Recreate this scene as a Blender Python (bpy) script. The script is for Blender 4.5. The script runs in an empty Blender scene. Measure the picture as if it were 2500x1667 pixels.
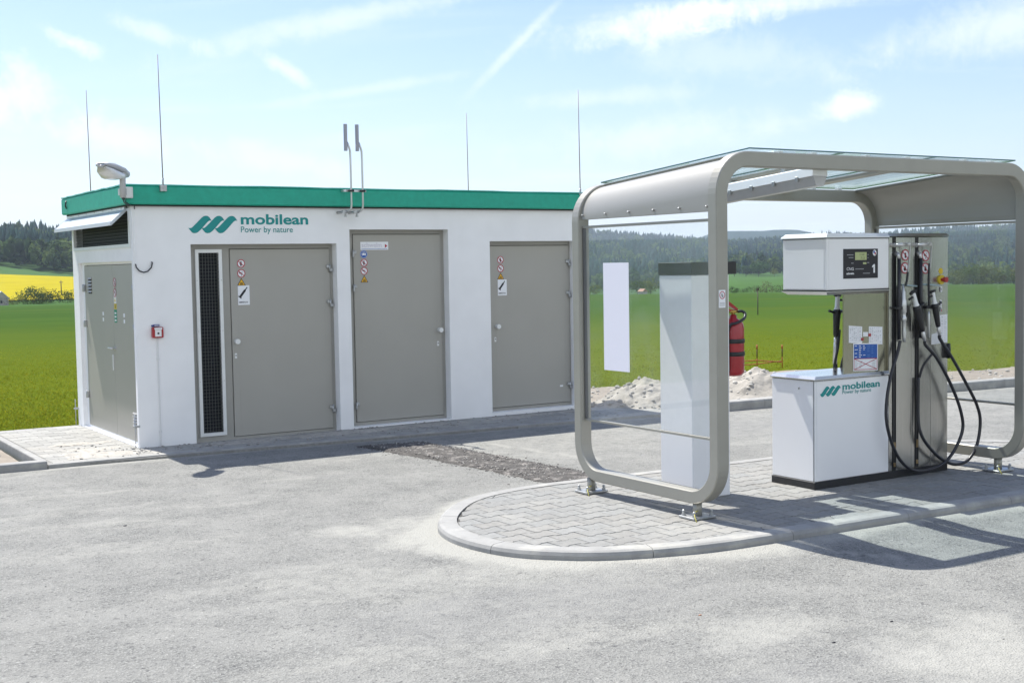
import bpy, math, random
import numpy as np
from mathutils import Vector, Matrix
R = math.radians
sc = bpy.context.scene
COL = sc.collection
PI = math.pi
rnd = random.Random(7)
# ------------------------------------------------------------------ camera
CAM = Vector((-3.4494, -12.1553, 1.7))
FPX = 3109.98
pit, rol, yaw = R(-3.4231), R(-0.9619), R(-32.3108)
right = Vector((math.cos(yaw), math.sin(yaw), 0)); f0 = Vector((-math.sin(yaw), math.cos(yaw), 0)); u0 = Vector((0, 0, 1))
fw = f0*math.cos(pit)+u0*math.sin(pit); up = u0*math.cos(pit)-f0*math.sin(pit)
r2 = right*math.cos(rol)+up*math.sin(rol); u2 = up*math.cos(rol)-right*math.sin(rol)
cd = bpy.data.cameras.new('camera'); cam = bpy.data.objects.new('camera', cd); COL.objects.link(cam)
cd.sensor_width = 36; cd.lens = 36*FPX/2500; cd.clip_end = 12000; cd.clip_start = .1
cam.matrix_world = Matrix(((r2.x, u2.x, -fw.x, CAM.x), (r2.y, u2.y, -fw.y, CAM.y), (r2.z, u2.z, -fw.z, CAM.z), (0, 0, 0, 1)))
sc.camera = cam
# ------------------------------------------------------------------ light, sky, exposure
SUN = Vector((-.115, .57, 1)).normalized()
EXPOSURE = 1.25
ld = bpy.data.lights.new('sun', 'SUN'); ld.energy = 3.3; ld.angle = R(.53); ld.color = (1, .965, .89)
sun = bpy.data.objects.new('sun', ld); COL.objects.link(sun); sun.rotation_euler = SUN.to_track_quat('Z', 'Y').to_euler(); sun.location = (0, 0, 30)
sc.view_settings.view_transform = 'Standard'; sc.view_settings.look = 'None'; sc.view_settings.gamma = 1; sc.view_settings.exposure = EXPOSURE
W = bpy.data.worlds.new('World'); sc.world = W; W.use_nodes = True
NT = W.node_tree; NT.nodes.clear()
def wn(t, **k):
    n = NT.nodes.new(t)
    for a, b in k.items(): setattr(n, a, b)
    return n
def lk(a, b): NT.links.new(a, b)
def val(x, sock):
    if isinstance(x, (int, float)): sock.default_value = x
    elif isinstance(x, (tuple, Vector)): sock.default_value = tuple(x)
    else: lk(x, sock)
def wm(op, a, b=0., c=None, clamp=False):
    n = wn('ShaderNodeMath', operation=op, use_clamp=clamp); val(a, n.inputs[0]); val(b, n.inputs[1])
    if c is not None: val(c, n.inputs[2])
    return n.outputs[0]
def wdot(a, v):
    n = wn('ShaderNodeVectorMath', operation='DOT_PRODUCT'); val(a, n.inputs[0]); n.inputs[1].default_value = tuple(v); return n.outputs['Value']
def wss(x, a, b):
    n = wn('ShaderNodeMapRange', interpolation_type='SMOOTHSTEP'); val(x, n.inputs[0]); n.inputs[1].default_value = a; n.inputs[2].default_value = b; return n.outputs[0]
sky = wn('ShaderNodeTexSky'); sky.sky_type = 'NISHITA'; sky.sun_disc = False
sky.sun_elevation = math.asin(SUN.z); sky.sun_rotation = math.atan2(SUN.x, SUN.y); sky.altitude = 400; sky.air_density = 1.0; sky.dust_density = 1.6; sky.ozone_density = 1.0
tc = wn('ShaderNodeTexCoord'); D = tc.outputs['Generated']
sep = wn('ShaderNodeSeparateXYZ'); lk(D, sep.inputs[0])
zz = wm('MAXIMUM', wm('ADD', sep.outputs[2], .05), .03)
px = wm('DIVIDE', sep.outputs[0], zz); py = wm('DIVIDE', sep.outputs[1], zz)
def comb(a, b, c=0.):
    n = wn('ShaderNodeCombineXYZ'); val(a, n.inputs[0]); val(b, n.inputs[1]); val(c, n.inputs[2]); return n.outputs[0]
def noise(vec, scale, det=6, rough=.55, dist=0.):
    n = wn('ShaderNodeTexNoise'); lk(vec, n.inputs['Vector']); n.inputs['Scale'].default_value = scale; n.inputs['Detail'].default_value = det
    n.inputs['Roughness'].default_value = rough; n.inputs['Distortion'].default_value = dist; return n.outputs[0]
P = comb(px, py)
Pr = comb(wm('ADD', wm('MULTIPLY', px, .83), wm('MULTIPLY', py, -.35)), wm('ADD', wm('MULTIPLY', px, .9), wm('MULTIPLY', py, 1.35)))
n1 = noise(Pr, .42, 8, .6, .6); n2 = noise(P, 1.3, 8, .65, .3)
fine = noise(D, 24, 8, .7, .4); fine2 = noise(D, 75, 7, .7, .3)
cir = wm('MULTIPLY', wss(n1, .50, .80), wm('ADD', .35, n2))
total = wm('MULTIPLY', cir, .6)
def dirv(az, el):
    a, e = R(az), R(el); return Vector((math.sin(a)*math.cos(e), math.cos(a)*math.cos(e), math.sin(e)))
def blob(az, el, la, lb, tilt, strength, ragged, soft=.9):
    """a cloud of angular half sizes la, lb (degrees) whose long axis is tilted from the horizontal"""
    global total
    c = dirv(az, el); h = Vector((c.y, -c.x, 0)).normalized(); v = h.cross(c).normalized()*1
    if v.z < 0: v = -v
    t = R(tilt); a = h*math.cos(t)+v*math.sin(t); b = v*math.cos(t)-h*math.sin(t)
    da = wm('MULTIPLY', wm('SUBTRACT', wdot(D, a), c.dot(a)), 1/math.sin(R(la))); db = wm('MULTIPLY', wm('SUBTRACT', wdot(D, b), c.dot(b)), 1/math.sin(R(lb)))
    q = wm('SQRT', wm('ADD', wm('MULTIPLY', da, da), wm('MULTIPLY', db, db)))
    q = wm('ADD', q, wm('MULTIPLY', wm('SUBTRACT', wm('ADD', fine, wm('MULTIPLY', fine2, .5)), .75), ragged))
    f = wm('GREATER_THAN', wdot(D, c), .5)
    m = wm('MULTIPLY', wm('MULTIPLY', wss(q, 1.0, 1.0-soft), strength), f)
    total = wm('ADD', total, m)
blob(33.0, 9.9, 4.6, .34, 44, .48, .9, 1.)            # vapour trail
blob(25.5, 10.9, 9.5, .75, 12, .5, 1.5, 1.)          # long thin streak
blob(37.8, 10.3, 7, 1.1, 6, .52, 2.0, 1.)
blob(46.5, 11.3, 11, .85, 5, .52, 1.9, 1.)
blob(53.5, 9.5, 7, 1.7, 8, .62, 1.5, 1.)
blob(42, 8.9, 8, 1.5, -6, .30, 1.8, 1.)
blob(47.1, 6.6, 2.0, .62, 6, .85, 1.9, 1.)
blob(13.6, 9.6, 2.1, .55, -24, .8, 2.1, 1.)
blob(17.2, 10.1, 2.6, .6, -18, .5, 1.9, 1.)
blob(22.5, 8.7, 1.6, .45, -32, .65, 2.1, 1.)
blob(10.9, 7.3, 3.8, 1.8, 0, .75, 2.1, 1.)
blob(15.5, 5.6, 3.8, 1.0, -8, .6, 1.7, 1.)
blob(22.5, 4.7, 4.2, .9, -10, .45, 1.8, 1.)
blob(39, 5.6, 7.5, 1.3, 4, .42, 1.7, 1.)
blob(36.8, 7.3, 6, .6, 2, .32, 1.7, 1.)
blob(26, 7.8, 6, .35, 9, .32, 1.6, 1.)
hz = wm('MULTIPLY', wm('POWER', wm('SUBTRACT', 1., wm('MAXIMUM', sep.outputs[2], 0.)), 12), .66)
total = wm('ADD', total, wm('MULTIPLY', hz, wm('ADD', .65, wm('MULTIPLY', n2, .5))))
back = wm('MULTIPLY', wm('MULTIPLY', wss(wm('MULTIPLY', sep.outputs[1], -1.), -.05, .45), wss(sep.outputs[2], .75, .35)), wss(noise(P, .55, 7, .6, .4), .26, .55))      # unseen cloud field added behind the camera to brighten the shaded front wall
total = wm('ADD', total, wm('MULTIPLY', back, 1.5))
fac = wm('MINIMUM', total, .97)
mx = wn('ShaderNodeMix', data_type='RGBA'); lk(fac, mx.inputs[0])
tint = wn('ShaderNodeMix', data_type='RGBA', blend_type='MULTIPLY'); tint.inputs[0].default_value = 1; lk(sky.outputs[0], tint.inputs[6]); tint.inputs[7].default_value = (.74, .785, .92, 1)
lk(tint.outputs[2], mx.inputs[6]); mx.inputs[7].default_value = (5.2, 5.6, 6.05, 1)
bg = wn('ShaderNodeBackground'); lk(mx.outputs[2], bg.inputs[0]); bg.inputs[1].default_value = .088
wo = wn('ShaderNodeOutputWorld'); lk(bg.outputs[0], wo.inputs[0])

# ------------------------------------------------------------------ materials
class M:
    pass
def mat(name, col, rough=.6, metal=0., var=0., vs=8., bump=0., bs=60., spec=None, attr=None, dirt=None, coat=0., stretch=None, detail=6):
    """Principled with noise variation of the base colour (var), bump, optional colour attribute and dirt colour patches"""
    m = bpy.data.materials.new(name); m.use_nodes = True; t = m.node_tree; b = t.nodes['Principled BSDF']
    b.inputs['Roughness'].default_value = rough; b.inputs['Metallic'].default_value = metal; b.inputs['Base Color'].default_value = (*col, 1)
    if spec is not None: b.inputs['Specular IOR Level'].default_value = spec
    if coat: b.inputs['Coat Weight'].default_value = coat
    tcn = t.nodes.new('ShaderNodeTexCoord'); vec = tcn.outputs['Object']
    if stretch:
        mp = t.nodes.new('ShaderNodeMapping'); mp.inputs['Scale'].default_value = stretch; t.links.new(vec, mp.inputs[0]); vec = mp.outputs[0]
    cur = None
    if attr:
        a = t.nodes.new('ShaderNodeAttribute'); a.attribute_name = attr; cur = a.outputs['Color']
    def nz(s, d=6, r=.6):
        n = t.nodes.new('ShaderNodeTexNoise'); n.inputs['Scale'].default_value = s; n.inputs['Detail'].default_value = d; n.inputs['Roughness'].default_value = r; t.links.new(vec, n.inputs['Vector']); return n.outputs[0]
    if var:
        mr = t.nodes.new('ShaderNodeMapRange'); t.links.new(nz(vs, detail), mr.inputs[0]); mr.inputs[1].default_value = .3; mr.inputs[2].default_value = .7; mr.inputs[3].default_value = 1-var; mr.inputs[4].default_value = 1+var
        mm = t.nodes.new('ShaderNodeMix'); mm.data_type = 'RGBA'; mm.blend_type = 'MULTIPLY'; mm.inputs[0].default_value = 1
        cc = t.nodes.new('ShaderNodeCombineColor'); [t.links.new(mr.outputs[0], cc.inputs[i]) for i in range(3)]
        if cur is None: mm.inputs[6].default_value = (*col, 1)
        else: t.links.new(cur, mm.inputs[6])
        t.links.new(cc.outputs[0], mm.inputs[7]); cur = mm.outputs[2]
    if dirt:
        dc, lo, hi, ds = dirt
        mr = t.nodes.new('ShaderNodeMapRange'); mr.interpolation_type = 'SMOOTHSTEP'; t.links.new(nz(ds, 7, .65), mr.inputs[0]); mr.inputs[1].default_value = lo; mr.inputs[2].default_value = hi
        mm = t.nodes.new('ShaderNodeMix'); mm.data_type = 'RGBA'; t.links.new(mr.outputs[0], mm.inputs[0])
        if cur is None: mm.inputs[6].default_value = (*col, 1)
        else: t.links.new(cur, mm.inputs[6])
        mm.inputs[7].default_value = (*dc, 1); cur = mm.outputs[2]
    if cur is not None: t.links.new(cur, b.inputs['Base Color'])
    if bump:
        bp = t.nodes.new('ShaderNodeBump'); bp.inputs['Strength'].default_value = 1; bp.inputs['Distance'].default_value = bump; t.links.new(nz(bs, 4, .6), bp.inputs['Height']); t.links.new(bp.outputs[0], b.inputs['Normal'])
    return m
def glass(name, tint, veil=.05, ior_fac=.9, veilcol=(.8, .85, .85), gl=1.):
    m = bpy.data.materials.new(name); m.use_nodes = True; t = m.node_tree; t.nodes.clear()
    tr = t.nodes.new('ShaderNodeBsdfTransparent'); tr.inputs[0].default_value = (*tint, 1)
    gs = t.nodes.new('ShaderNodeBsdfGlossy'); gs.inputs['Roughness'].default_value = .015; gs.inputs[0].default_value = (gl, gl, gl, 1)
    df = t.nodes.new('ShaderNodeBsdfDiffuse'); df.inputs[0].default_value = (*veilcol, 1)
    ge = t.nodes.new('ShaderNodeNewGeometry'); dt_ = t.nodes.new('ShaderNodeVectorMath'); dt_.operation = 'DOT_PRODUCT'; t.links.new(ge.outputs['Incoming'], dt_.inputs[0]); t.links.new(ge.outputs['Normal'], dt_.inputs[1])
    def mth(op, a_, b_=0.):
        n_ = t.nodes.new('ShaderNodeMath'); n_.operation = op
        for q, x_ in ((0, a_), (1, b_)):
            if isinstance(x_, (int, float)): n_.inputs[q].default_value = x_
            else: t.links.new(x_, n_.inputs[q])
        return n_.outputs[0]
    sch = mth('ADD', .04, mth('MULTIPLY', .96, mth('POWER', mth('SUBTRACT', 1., mth('MINIMUM', mth('ABSOLUTE', dt_.outputs['Value']), 1.)), 5.)))
    ml = t.nodes.new('ShaderNodeMath'); ml.operation = 'MULTIPLY'; ml.inputs[1].default_value = ior_fac; t.links.new(sch, ml.inputs[0])
    nz = t.nodes.new('ShaderNodeTexNoise'); nz.inputs['Scale'].default_value = 5; nz.inputs['Detail'].default_value = 6; c = t.nodes.new('ShaderNodeTexCoord'); t.links.new(c.outputs['Object'], nz.inputs['Vector'])
    mv = t.nodes.new('ShaderNodeMapRange'); t.links.new(nz.outputs[0], mv.inputs[0]); mv.inputs[1].default_value = .35; mv.inputs[2].default_value = .7; mv.inputs[3].default_value = veil*.5; mv.inputs[4].default_value = veil*1.6
    a = t.nodes.new('ShaderNodeMixShader'); t.links.new(mv.outputs[0], a.inputs[0]); t.links.new(tr.outputs[0], a.inputs[1]); t.links.new(df.outputs[0], a.inputs[2])
    b = t.nodes.new('ShaderNodeMixShader'); t.links.new(ml.outputs[0], b.inputs[0]); t.links.new(a.outputs[0], b.inputs[1]); t.links.new(gs.outputs[0], b.inputs[2])
    o = t.nodes.new('ShaderNodeOutputMaterial'); t.links.new(b.outputs[0], o.inputs[0]); return m
m_wall = mat('white_render', (.86, .86, .86), .85, var=.035, vs=3, bump=.0012, bs=180, dirt=((.60, .58, .54), .66, .86, 1.6))
m_green = mat('green_fascia', (.012, .36, .245), .55, var=.10, vs=14, bump=.0008, bs=90, detail=8)
m_greenedge = mat('green_trim', (.05, .42, .34), .4, var=.08, vs=20)
m_roof = mat('roof_felt', (.25, .26, .26), .9, var=.2, vs=6)
m_door = mat('grey_door_paint', (.372, .360, .322), .5, var=.03, vs=2.5, bump=.0004, bs=200)
m_frame = mat('grey_frame_paint', (.335, .325, .292), .5, var=.04, vs=5)
m_seam = mat('dark_gap', (.03, .03, .03), .8)
m_alu = mat('aluminium', (.62, .63, .62), .35, .7, var=.06, vs=12)
m_aluw = mat('light_aluminium', (.74, .75, .74), .45, .2, var=.04, vs=12)
m_dark = mat('dark_interior', (.012, .013, .018), .9)
m_mesh = mat('wire_mesh', (.10, .11, .10), .5, .3)
m_black = mat('black_plastic', (.018, .018, .020), .45, var=.2, vs=30)
m_rubber = mat('black_rubber', (.020, .020, .026), .38, var=.15, vs=30)
m_white = mat('white_paint', (.82, .82, .83), .4, var=.02, vs=2, coat=.05, dirt=((.66, .65, .62), .62, .85, 3))
m_whitep = mat('white_plastic', (.78, .78, .78), .4)
m_red = mat('red_paint', (.36, .012, .020), .3, coat=.4, var=.08, vs=10)
m_redp = mat('red_print', (.42, .03, .05), .6)
m_blue = mat('blue_print', (.02, .10, .38), .6)
m_yel = mat('yellow_print', (.75, .42, .02), .6)
m_ylw = mat('bright_yellow', (.62, .46, .02), .5)
m_teal = mat('teal_lettering', (.005, .26, .25), .55)
m_ink = mat('black_print', (.015, .015, .02), .6)
m_grink = mat('green_print', (.02, .25, .14), .6)
m_paper = mat('white_print', (.80, .81, .83), .6, var=.02, vs=20)
m_greyink = mat('grey_print', (.35, .36, .38), .6)
m_pinkink = mat('faded_print', (.66, .60, .64), .6)
m_steel = mat('brushed_steel', (.50, .49, .465), .25, .92, var=.10, vs=5, stretch=(40, 40, .7), bump=.0003, bs=8)
m_steelv = mat('steel_side', (.46, .44, .38), .30, .95, var=.10, vs=5, stretch=(40, 40, .7))
m_chrome = mat('chrome', (.62, .62, .62), .28, .8, var=.05, vs=30)
m_galv = mat('galvanised_steel', (.45, .46, .46), .42, .75, var=.2, vs=25)
m_can = mat('canopy_paint', (.33, .32, .28), .42, .25, var=.05, vs=4, bump=.0003, bs=150)
m_sheet = mat('canopy_sheet', (.34, .332, .305), .40, .15, var=.04, vs=3, stretch=(1, .15, 1))
m_glass = glass('clear_glass', (.975, .985, .985), .040, .9, (.8, .85, .9))
m_roofglass = glass('roof_glass', (.90, .945, .95), .05, .5, (.55, .64, .66))
m_glassedge = mat('glass_edge', (.035, .12, .12), .2, 0, spec=.6)
m_concrete = mat('kerb_concrete', (.30, .297, .285), .85, var=.15, vs=7, bump=.0012, bs=120, detail=8, dirt=((.40, .39, .35), .5, .72, 3.5))
m_paver = mat('paver_concrete', (.4, .4, .4), .88, var=.13, vs=30, bump=.0012, bs=160, attr='Col', dirt=((.33, .32, .29), .52, .78, 1.7))
m_joint = mat('paver_joint', (.07, .068, .064), .95, var=.3, vs=40, bump=.002, bs=120)
m_pave2 = mat('dusty_slabs', (.4, .4, .4), .9, var=.10, vs=25, bump=.0015, bs=120, attr='Col', dirt=((.38, .36, .32), .50, .74, 1.3))
m_sand = mat('sandy_soil', (.25, .215, .175), .95, var=.22, vs=4, bump=.012, bs=25, dirt=((.26, .22, .17), .58, .75, 2.2), detail=10)
m_pile = mat('pale_rubble', (.33, .308, .272), .95, var=.22, vs=6, bump=.012, bs=22, detail=10)
m_stone = mat('loose_stone', (.30, .29, .27), .9, var=.3, vs=14)
m_dustst = mat('pale_stone', (.5, .48, .44), .9, var=.3, vs=14)
m_orange = mat('orange_paint', (.42, .12, .035), .5, var=.15, vs=20)
m_bark = mat('bark', (.07, .05, .035), .9, var=.3, vs=8)
m_pole = mat('weathered_wood', (.10, .085, .07), .9, var=.2, vs=9)
m_lens = mat('milky_lens', (.72, .73, .74), .18, 0, coat=.6, var=.05, vs=40)
m_lum = mat('luminaire_grey', (.46, .46, .46), .35, var=.05, vs=20)
def leafmat(name):
    m = bpy.data.materials.new(name); m.use_nodes = True; t = m.node_tree; b = t.nodes['Principled BSDF']; b.inputs['Roughness'].default_value = .75; b.inputs['Specular IOR Level'].default_value = .02
    a = t.nodes.new('ShaderNodeAttribute'); a.attribute_name = 'Col'; t.links.new(a.outputs['Color'], b.inputs['Base Color'])
    tl = t.nodes.new('ShaderNodeBsdfTranslucent'); t.links.new(a.outputs['Color'], tl.inputs[0]); mxs = t.nodes.new('ShaderNodeMixShader'); mxs.inputs[0].default_value = .25
    o = t.nodes['Material Output']; t.links.new(b.outputs[0], mxs.inputs[1]); t.links.new(tl.outputs[0], mxs.inputs[2]); t.links.new(mxs.outputs[0], o.inputs[0]); return m
m_leaf = leafmat('foliage'); m_grass = leafmat('grass_blade'); m_grass.node_tree.nodes['Mix Shader'].inputs[0].default_value = .55

# ------------------------------------------------------------------ mesh helper
def tag(o, label=None, cat=None, group=None, kind=None):
    if label: o['label'] = label
    if cat: o['category'] = cat
    if group: o['group'] = group
    if kind: o['kind'] = kind
    return o
def empty(name, loc, label=None, cat=None, group=None):
    o = bpy.data.objects.new(name, None); COL.objects.link(o); o.location = loc; o.empty_display_size = .2
    return tag(o, label, cat, group)
class MB:
    def __init__(s): s.v = []; s.f = []; s.m = []; s.sm = []; s.col = []
    def add(s, vs, fs, mi=0, smooth=False, col=None):
        n = len(s.v); s.v += [tuple(p) for p in vs]; s.f += [tuple(i+n for i in f) for f in fs]; s.m += [mi]*len(fs); s.sm += [smooth]*len(fs)
        if col is not None or s.col:
            while len(s.col) < len(s.f)-len(fs): s.col.append((.5, .5, .5))
            s.col += [col or (.5, .5, .5)]*len(fs)
        return s
    def hexa(s, p, mi=0):   # 8 points: bottom 4 ccw, top 4 ccw
        return s.add(p, [(3, 2, 1, 0), (4, 5, 6, 7), (0, 1, 5, 4), (1, 2, 6, 5), (2, 3, 7, 6), (3, 0, 4, 7)], mi)
    def box(s, x0, x1, y0, y1, z0, z1, mi=0, ch=0.):
        x0, x1 = sorted((x0, x1)); y0, y1 = sorted((y0, y1)); z0, z1 = sorted((z0, z1))
        if ch <= 0: return s.hexa([(x0, y0, z0), (x1, y0, z0), (x1, y1, z0), (x0, y1, z0), (x0, y0, z1), (x1, y0, z1), (x1, y1, z1), (x0, y1, z1)], mi)
        c = min(ch, .45*min(x1-x0, y1-y0, z1-z0))
        # chamfered box: 24 verts
        V = []; idx = {}
        for i, X in enumerate((x0, x1)):
            for j, Y in enumerate((y0, y1)):
                for k, Z in enumerate((z0, z1)):
                    sx, sy, sz = (1-2*i)*c, (1-2*j)*c, (1-2*k)*c
                    idx[i, j, k, 'x'] = len(V); V.append((X, Y+sy, Z+sz))
                    idx[i, j, k, 'y'] = len(V); V.append((X+sx, Y, Z+sz))
                    idx[i, j, k, 'z'] = len(V); V.append((X+sx, Y+sy, Z))
        F = []
        for i in (0, 1): F.append([idx[i, a, b, 'x'] for a, b in ((0, 0), (1, 0), (1, 1), (0, 1))][::(1 if i else -1)])
        for j in (0, 1): F.append([idx[a, j, b, 'y'] for a, b in ((0, 0), (1, 0), (1, 1), (0, 1))][::(-1 if j else 1)])
        for k in (0, 1): F.append([idx[a, b, k, 'z'] for a, b in ((0, 0), (1, 0), (1, 1), (0, 1))][::(1 if k else -1)])
        for i in (0, 1):
            for j in (0, 1): F.append([idx[i, j, 0, 'x'], idx[i, j, 0, 'y'], idx[i, j, 1, 'y'], idx[i, j, 1, 'x']])
        for i in (0, 1):
            for k in (0, 1): F.append([idx[i, 0, k, 'x'], idx[i, 0, k, 'z'], idx[i, 1, k, 'z'], idx[i, 1, k, 'x']])
        for j in (0, 1):
            for k in (0, 1): F.append([idx[0, j, k, 'y'], idx[0, j, k, 'z'], idx[1, j, k, 'z'], idx[1, j, k, 'y']])
        for i in (0, 1):
            for j in (0, 1):
                for k in (0, 1): F.append([idx[i, j, k, a] for a in 'xyz'])
        cen = Vector(((x0+x1)/2, (y0+y1)/2, (z0+z1)/2)); G = []
        for f in F:
            a, b, d = Vector(V[f[0]]), Vector(V[f[1]]), Vector(V[f[2]])
            nrm = (b-a).cross(d-a); fc = sum((Vector(V[i]) for i in f), Vector())/len(f)
            G.append(tuple(f) if nrm.dot(fc-cen) > 0 else tuple(f[::-1]))
        return s.add(V, G, mi)
    def prism(s, pts, fn, mi=0):
        """pts: 2D outline; fn(a,b,k) -> 3D point for k=0,1 (the two caps)"""
        n = len(pts); V = [fn(a, b, 0) for a, b in pts]+[fn(a, b, 1) for a, b in pts]
        ar = sum(pts[i][0]*pts[(i+1) % n][1]-pts[(i+1) % n][0]*pts[i][1] for i in range(n))
        return s.add(V, [tuple(range(n))[::-1], tuple(range(n, 2*n))]+[(i, (i+1) % n, n+(i+1) % n, n+i) for i in range(n)], mi)
    def sweep(s, frames, prof, mi=0, smooth=False, caps=True, closed=False):
        """frames: list of (point, axisU, axisV); prof: list of (u,v)"""
        n = len(prof); V = []
        for p, U, Vv in frames: V += [Vector(p)+Vector(U)*a+Vector(Vv)*b for a, b in prof]
        F = []; k = len(frames)
        for i in range(k-1 if not closed else k):
            a, b = i*n, ((i+1) % k)*n
            F += [(a+j, a+(j+1) % n, b+(j+1) % n, b+j) for j in range(n)]
        if caps and not closed: F += [tuple(range(n))[::-1], tuple((k-1)*n+j for j in range(n))]
        return s.add(V, F, mi, smooth)
    def tube(s, pts, r, mi=0, seg=10, caps=True):
        pts = [Vector(p) for p in pts]; k = len(pts); rr = r if isinstance(r, (list, tuple)) else [r]*k
        T = [(pts[min(i+1, k-1)]-pts[max(i-1, 0)]).normalized() for i in range(k)]
        a = Vector((0, 0, 1)) if abs(T[0].z) < .9 else Vector((1, 0, 0)); U = T[0].cross(a).normalized(); fr = []
        for i in range(k):
            U = (U-T[i]*U.dot(T[i])).normalized(); Vv = T[i].cross(U)
            fr.append((pts[i], U*rr[i], Vv*rr[i]))
        return s.sweep(fr, [(math.cos(2*PI*j/seg), math.sin(2*PI*j/seg)) for j in range(seg)], mi, True, caps)
    def disc(s, c, n, r, h, mi=0, seg=24, mi2=None):
        """short cylinder from c along n by h"""
        c = Vector(c); n = Vector(n).normalized(); a = Vector((0, 0, 1)) if abs(n.z) < .9 else Vector((1, 0, 0)); U = n.cross(a).normalized(); V2 = n.cross(U)
        ring = [U*math.cos(2*PI*j/seg)*r+V2*math.sin(2*PI*j/seg)*r for j in range(seg)]
        V = [c+q for q in ring]+[c+n*h+q for q in ring]
        s.add(V, [tuple(range(seg)), tuple(range(seg, 2*seg))[::-1]], mi); s.add(V, [(j, (j+1) % seg, seg+(j+1) % seg, seg+j) for j in range(seg)], mi, True)
        return s
    def ball(s, c, r, mi=0, seg=12, rings=8, sc_=(1, 1, 1)):
        V = []; F = []
        for i in range(rings+1):
            t = PI*i/rings
            for j in range(seg): V.append((c[0]+r*sc_[0]*math.sin(t)*math.cos(2*PI*j/seg), c[1]+r*sc_[1]*math.sin(t)*math.sin(2*PI*j/seg), c[2]+r*sc_[2]*math.cos(t)))
        for i in range(rings):
            for j in range(seg): F.append((i*seg+j, (i+1)*seg+j, (i+1)*seg+(j+1) % seg, i*seg+(j+1) % seg))
        return s.add(V, F, mi, True)
    def build(s, name, mats, parent=None, label=None, loc=None, **kw):
        me = bpy.data.meshes.new(name); off = Vector(loc) if loc is not None else Vector()
        if parent is not None:
            p = parent; base = Vector()
            while p is not None: base += p.location; p = p.parent
            off = base
        me.from_pydata([tuple(Vector(p)-off) for p in s.v], [], s.f); me.validate(clean_customdata=False)
        for m_ in (mats if isinstance(mats, (list, tuple)) else [mats]): me.materials.append(m_)
        if len(me.polygons) == len(s.f):
            me.polygons.foreach_set('material_index', s.m); me.polygons.foreach_set('use_smooth', s.sm)
            if s.col:
                while len(s.col) < len(s.f): s.col.append((.5, .5, .5))
                at = me.color_attributes.new('Col', 'FLOAT_COLOR', 'CORNER'); arr = []
                for pl, c in zip(me.polygons, s.col): arr += [c[0], c[1], c[2], 1.]*pl.loop_total
                at.data.foreach_set('color', arr)
        me.update()
        o = bpy.data.objects.new(name, me); COL.objects.link(o)
        if parent is not None: o.parent = parent
        elif loc is not None: o.location = loc
        return tag(o, label, kw.get('cat'), kw.get('group'), kw.get('kind'))
def npmesh(name, V, F, mats, cols=None, smooth=False, matidx=None):
    """fast mesh from numpy arrays; F is (n,k); cols per face"""
    me = bpy.data.meshes.new(name); k = F.shape[1]
    me.vertices.add(len(V)); me.vertices.foreach_set('co', V.astype(np.float32).ravel())
    me.loops.add(F.size); me.loops.foreach_set('vertex_index', F.astype(np.int32).ravel())
    me.polygons.add(len(F)); me.polygons.foreach_set('loop_start', np.arange(0, F.size, k, dtype=np.int32)); me.polygons.foreach_set('loop_total', np.full(len(F), k, dtype=np.int32))
    for m_ in (mats if isinstance(mats, (list, tuple)) else [mats]): me.materials.append(m_)
    if smooth: me.polygons.foreach_set('use_smooth', np.ones(len(F), dtype=bool))
    if matidx is not None: me.polygons.foreach_set('material_index', matidx.astype(np.int32))
    me.update(calc_edges=True)
    if cols is not None:
        at = me.color_attributes.new('Col', 'FLOAT_COLOR', 'CORNER'); c = np.ones((len(F), k, 4), dtype=np.float32); c[:, :, :3] = cols[:, None, :]; at.data.foreach_set('color', c.ravel())
    o = bpy.data.objects.new(name, me); COL.objects.link(o); return o
def addvattr(o, name, arr):
    at = o.data.attributes.new(name, 'FLOAT', 'POINT'); at.data.foreach_set('value', np.asarray(arr, dtype=np.float32).ravel())
def text_mesh(mb, s, fn, size, mi=0, sx=1., bold=0., align='LEFT', space=1.):
    """flat lettering: glyph outlines in (a,b) units mapped by fn(a,b) to 3D"""
    c = bpy.data.curves.new('t', 'FONT'); c.body = s; c.size = size; c.offset = bold; c.align_x = align; c.space_character = space; c.resolution_u = 4
    o = bpy.data.objects.new('t', c); me = bpy.data.meshes.new_from_object(o)
    V = [fn(v.co.x*sx, v.co.y) for v in me.vertices]; F = [tuple(p.vertices) for p in me.polygons]
    mb.add(V, F, mi); bpy.data.objects.remove(o); bpy.data.curves.remove(c); bpy.data.meshes.remove(me)
def text_width(s, size, bold=0., space=1.):
    c = bpy.data.curves.new('t', 'FONT'); c.body = s; c.size = size; c.offset = bold; c.space_character = space; c.resolution_u = 2
    o = bpy.data.objects.new('t', c); me = bpy.data.meshes.new_from_object(o); w = max(v.co.x for v in me.vertices)
    bpy.data.objects.remove(o); bpy.data.curves.remove(c); bpy.data.meshes.remove(me); return w
# simple value noise for scripted shapes
_g = np.random.RandomState(5).rand(256, 256)
def vn(x, y):
    xi = np.floor(x).astype(int); yi = np.floor(y).astype(int); fx = x-xi; fy = y-yi; fx = fx*fx*(3-2*fx); fy = fy*fy*(3-2*fy)
    a = _g[xi % 256, yi % 256]; b = _g[(xi+1) % 256, yi % 256]; c = _g[xi % 256, (yi+1) % 256]; d = _g[(xi+1) % 256, (yi+1) % 256]
    return a+(b-a)*fx+(c-a)*fy+(a-b-c+d)*fx*fy
def fbm(x, y, o=4):
    r = 0; a = .5; t = 0
    for i in range(o): r = r+a*vn(x*2**i+17*i, y*2**i+31*i); t += a; a *= .55
    return r/t
def sstep(x, a, b):
    t = np.clip((x-a)/(b-a), 0, 1); return t*t*(3-2*t)

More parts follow.
